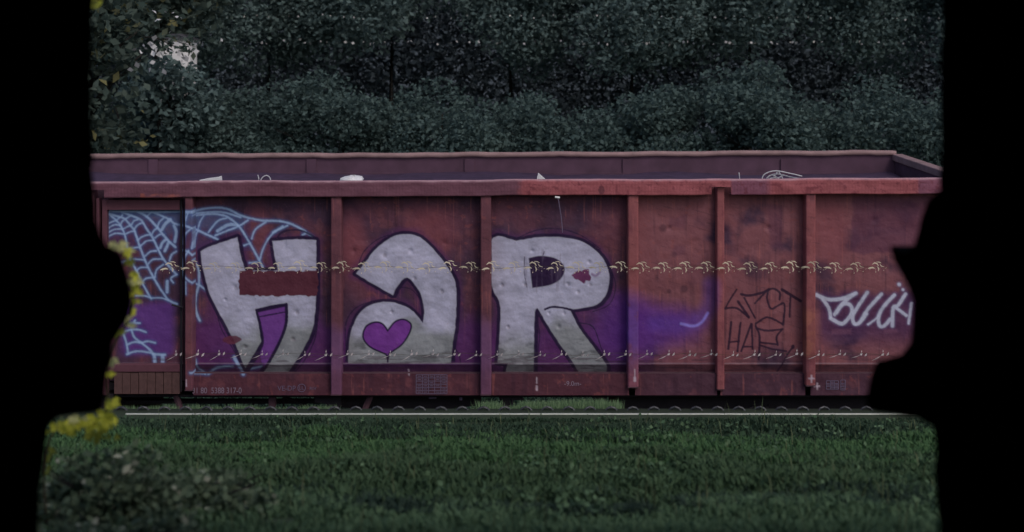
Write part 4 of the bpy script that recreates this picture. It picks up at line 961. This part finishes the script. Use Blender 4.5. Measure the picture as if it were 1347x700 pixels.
MB().box(-3.7, 3.7, -2.8, DW + .36, zl + .063, zl + .16).build('roof', M['blackout'], sh)  # unseen roof, sides and back, added to keep daylight off the walls
MB().box(-3.7, -3.403, -2.5, DW + .3, 2.9, zl + .06).build('blocker_side', M['blackout'], sh); MB().box(3.403, 3.7, -2.5, DW + .3, 2.9, zl + .06).build('blocker_side', M['blackout'], sh)
MB().box(-3.7, 3.7, -2.8, -2.503, 2.9, zl + .06).build('blocker_back', M['blackout'], sh)
MB().box(-3.4, 3.4, -2.5, DW - .02, 2.9, 3.02).build('floor', M['blackout'], sh)

# ivy on the outer edge of the left jamb
DI2 = 6.35
ivy = empty('ivy_plant', (W(118, 545, DI2)[0], DI2, gz(DI2)), 'sunlit yellow-green ivy plant growing beside the edge of the dark wall at left', 'ivy')
def ivy_leaf(mat):
    m = MB(); o = [(0, 0), (.42, -.10), (.50, .28), (.80, .50), (.36, .62), (.0, 1.05), (-.36, .62), (-.80, .50), (-.50, .28), (-.42, -.10)]
    m.v = [(0, .0, .40)] + [(x * .5, -.10 * abs(x), z) for x, z in o]; m.f = [(0, 1 + i, 1 + (i + 1) % len(o)) for i in range(len(o))]
    ob = m.build('leaf', mat, None); me = ob.data; bpy.data.objects.remove(ob); return me
LM = {k: ivy_leaf(M[k]) for k in ('ivy_leaf', 'ivy_pale', 'ivy_dim')}
spots = [(148, 320, 8, 7, 4, 'ivy_pale'), (160, 323, 7, 5, 5, 'ivy_pale'), (167, 332, 5, 8, 6, 'ivy_leaf'), (172, 343, 3, 5, 3, 'ivy_dim'), (177, 366, 8, 8, 9, 'ivy_pale'), (176, 360, 8, 6, 4, 'ivy_leaf'), (179, 378, 4, 6, 4, 'ivy_leaf'), (177, 394, 3, 7, 3, 'ivy_leaf'),
         (175, 408, 3, 4, 2, 'ivy_leaf'), (169, 424, 4, 7, 4, 'ivy_pale'), (156, 437, 5, 4, 3, 'ivy_dim'), (147, 473, 4, 4, 3, 'ivy_pale'), (142, 491, 3, 4, 2, 'ivy_leaf'), (146, 526, 6, 5, 5, 'ivy_leaf'), (142, 534, 5, 5, 4, 'ivy_leaf'), (138, 548, 13, 9, 22, 'ivy_leaf'), (118, 555, 18, 8, 20, 'ivy_leaf'),
         (105, 552, 18, 6, 14, 'ivy_pale'), (92, 560, 18, 9, 16, 'ivy_leaf'), (72, 563, 7, 8, 5, 'ivy_leaf'), (120, 570, 14, 5, 8, 'ivy_dim'), (135, 570, 22, 6, 8, 'ivy_dim'), (66, 600, 4, 20, 4, 'ivy_dim'), (124, 3, 8, 4, 4, 'ivy_dim'), (131, 2, 5, 3, 2, 'ivy_leaf')]
L0 = rootloc(ivy); R = random.Random(77)
for px, py, rx, ry, n, k in spots:
    for _ in range(int(n * 1.6)):
        o = link('leaf', LM[k], ivy); s = R.uniform(.55, 1.3) * .037
        o.location = Vector(W(px + R.gauss(0, .5) * rx, py + R.gauss(0, .5) * ry, DI2 + R.uniform(-.12, .12))) - L0
        o.scale = (s, s, s); o.rotation_euler = (R.uniform(-.5, .5) + (0 if k != 'ivy_dim' else .3), R.uniform(1.6, 4.6), R.uniform(-.9, .9))
m = MB(); m.tube([Vector(W(a, b, DI2 + .02)) for a, b in cr([(62, 690), (58, 620), (75, 562), (125, 556), (141, 535), (141, 495), (150, 455), (168, 424), (175, 395), (174, 370), (166, 340), (150, 326)], False, 3)], .006, 5, .003)
m.build('stem', M['stem'], ivy)
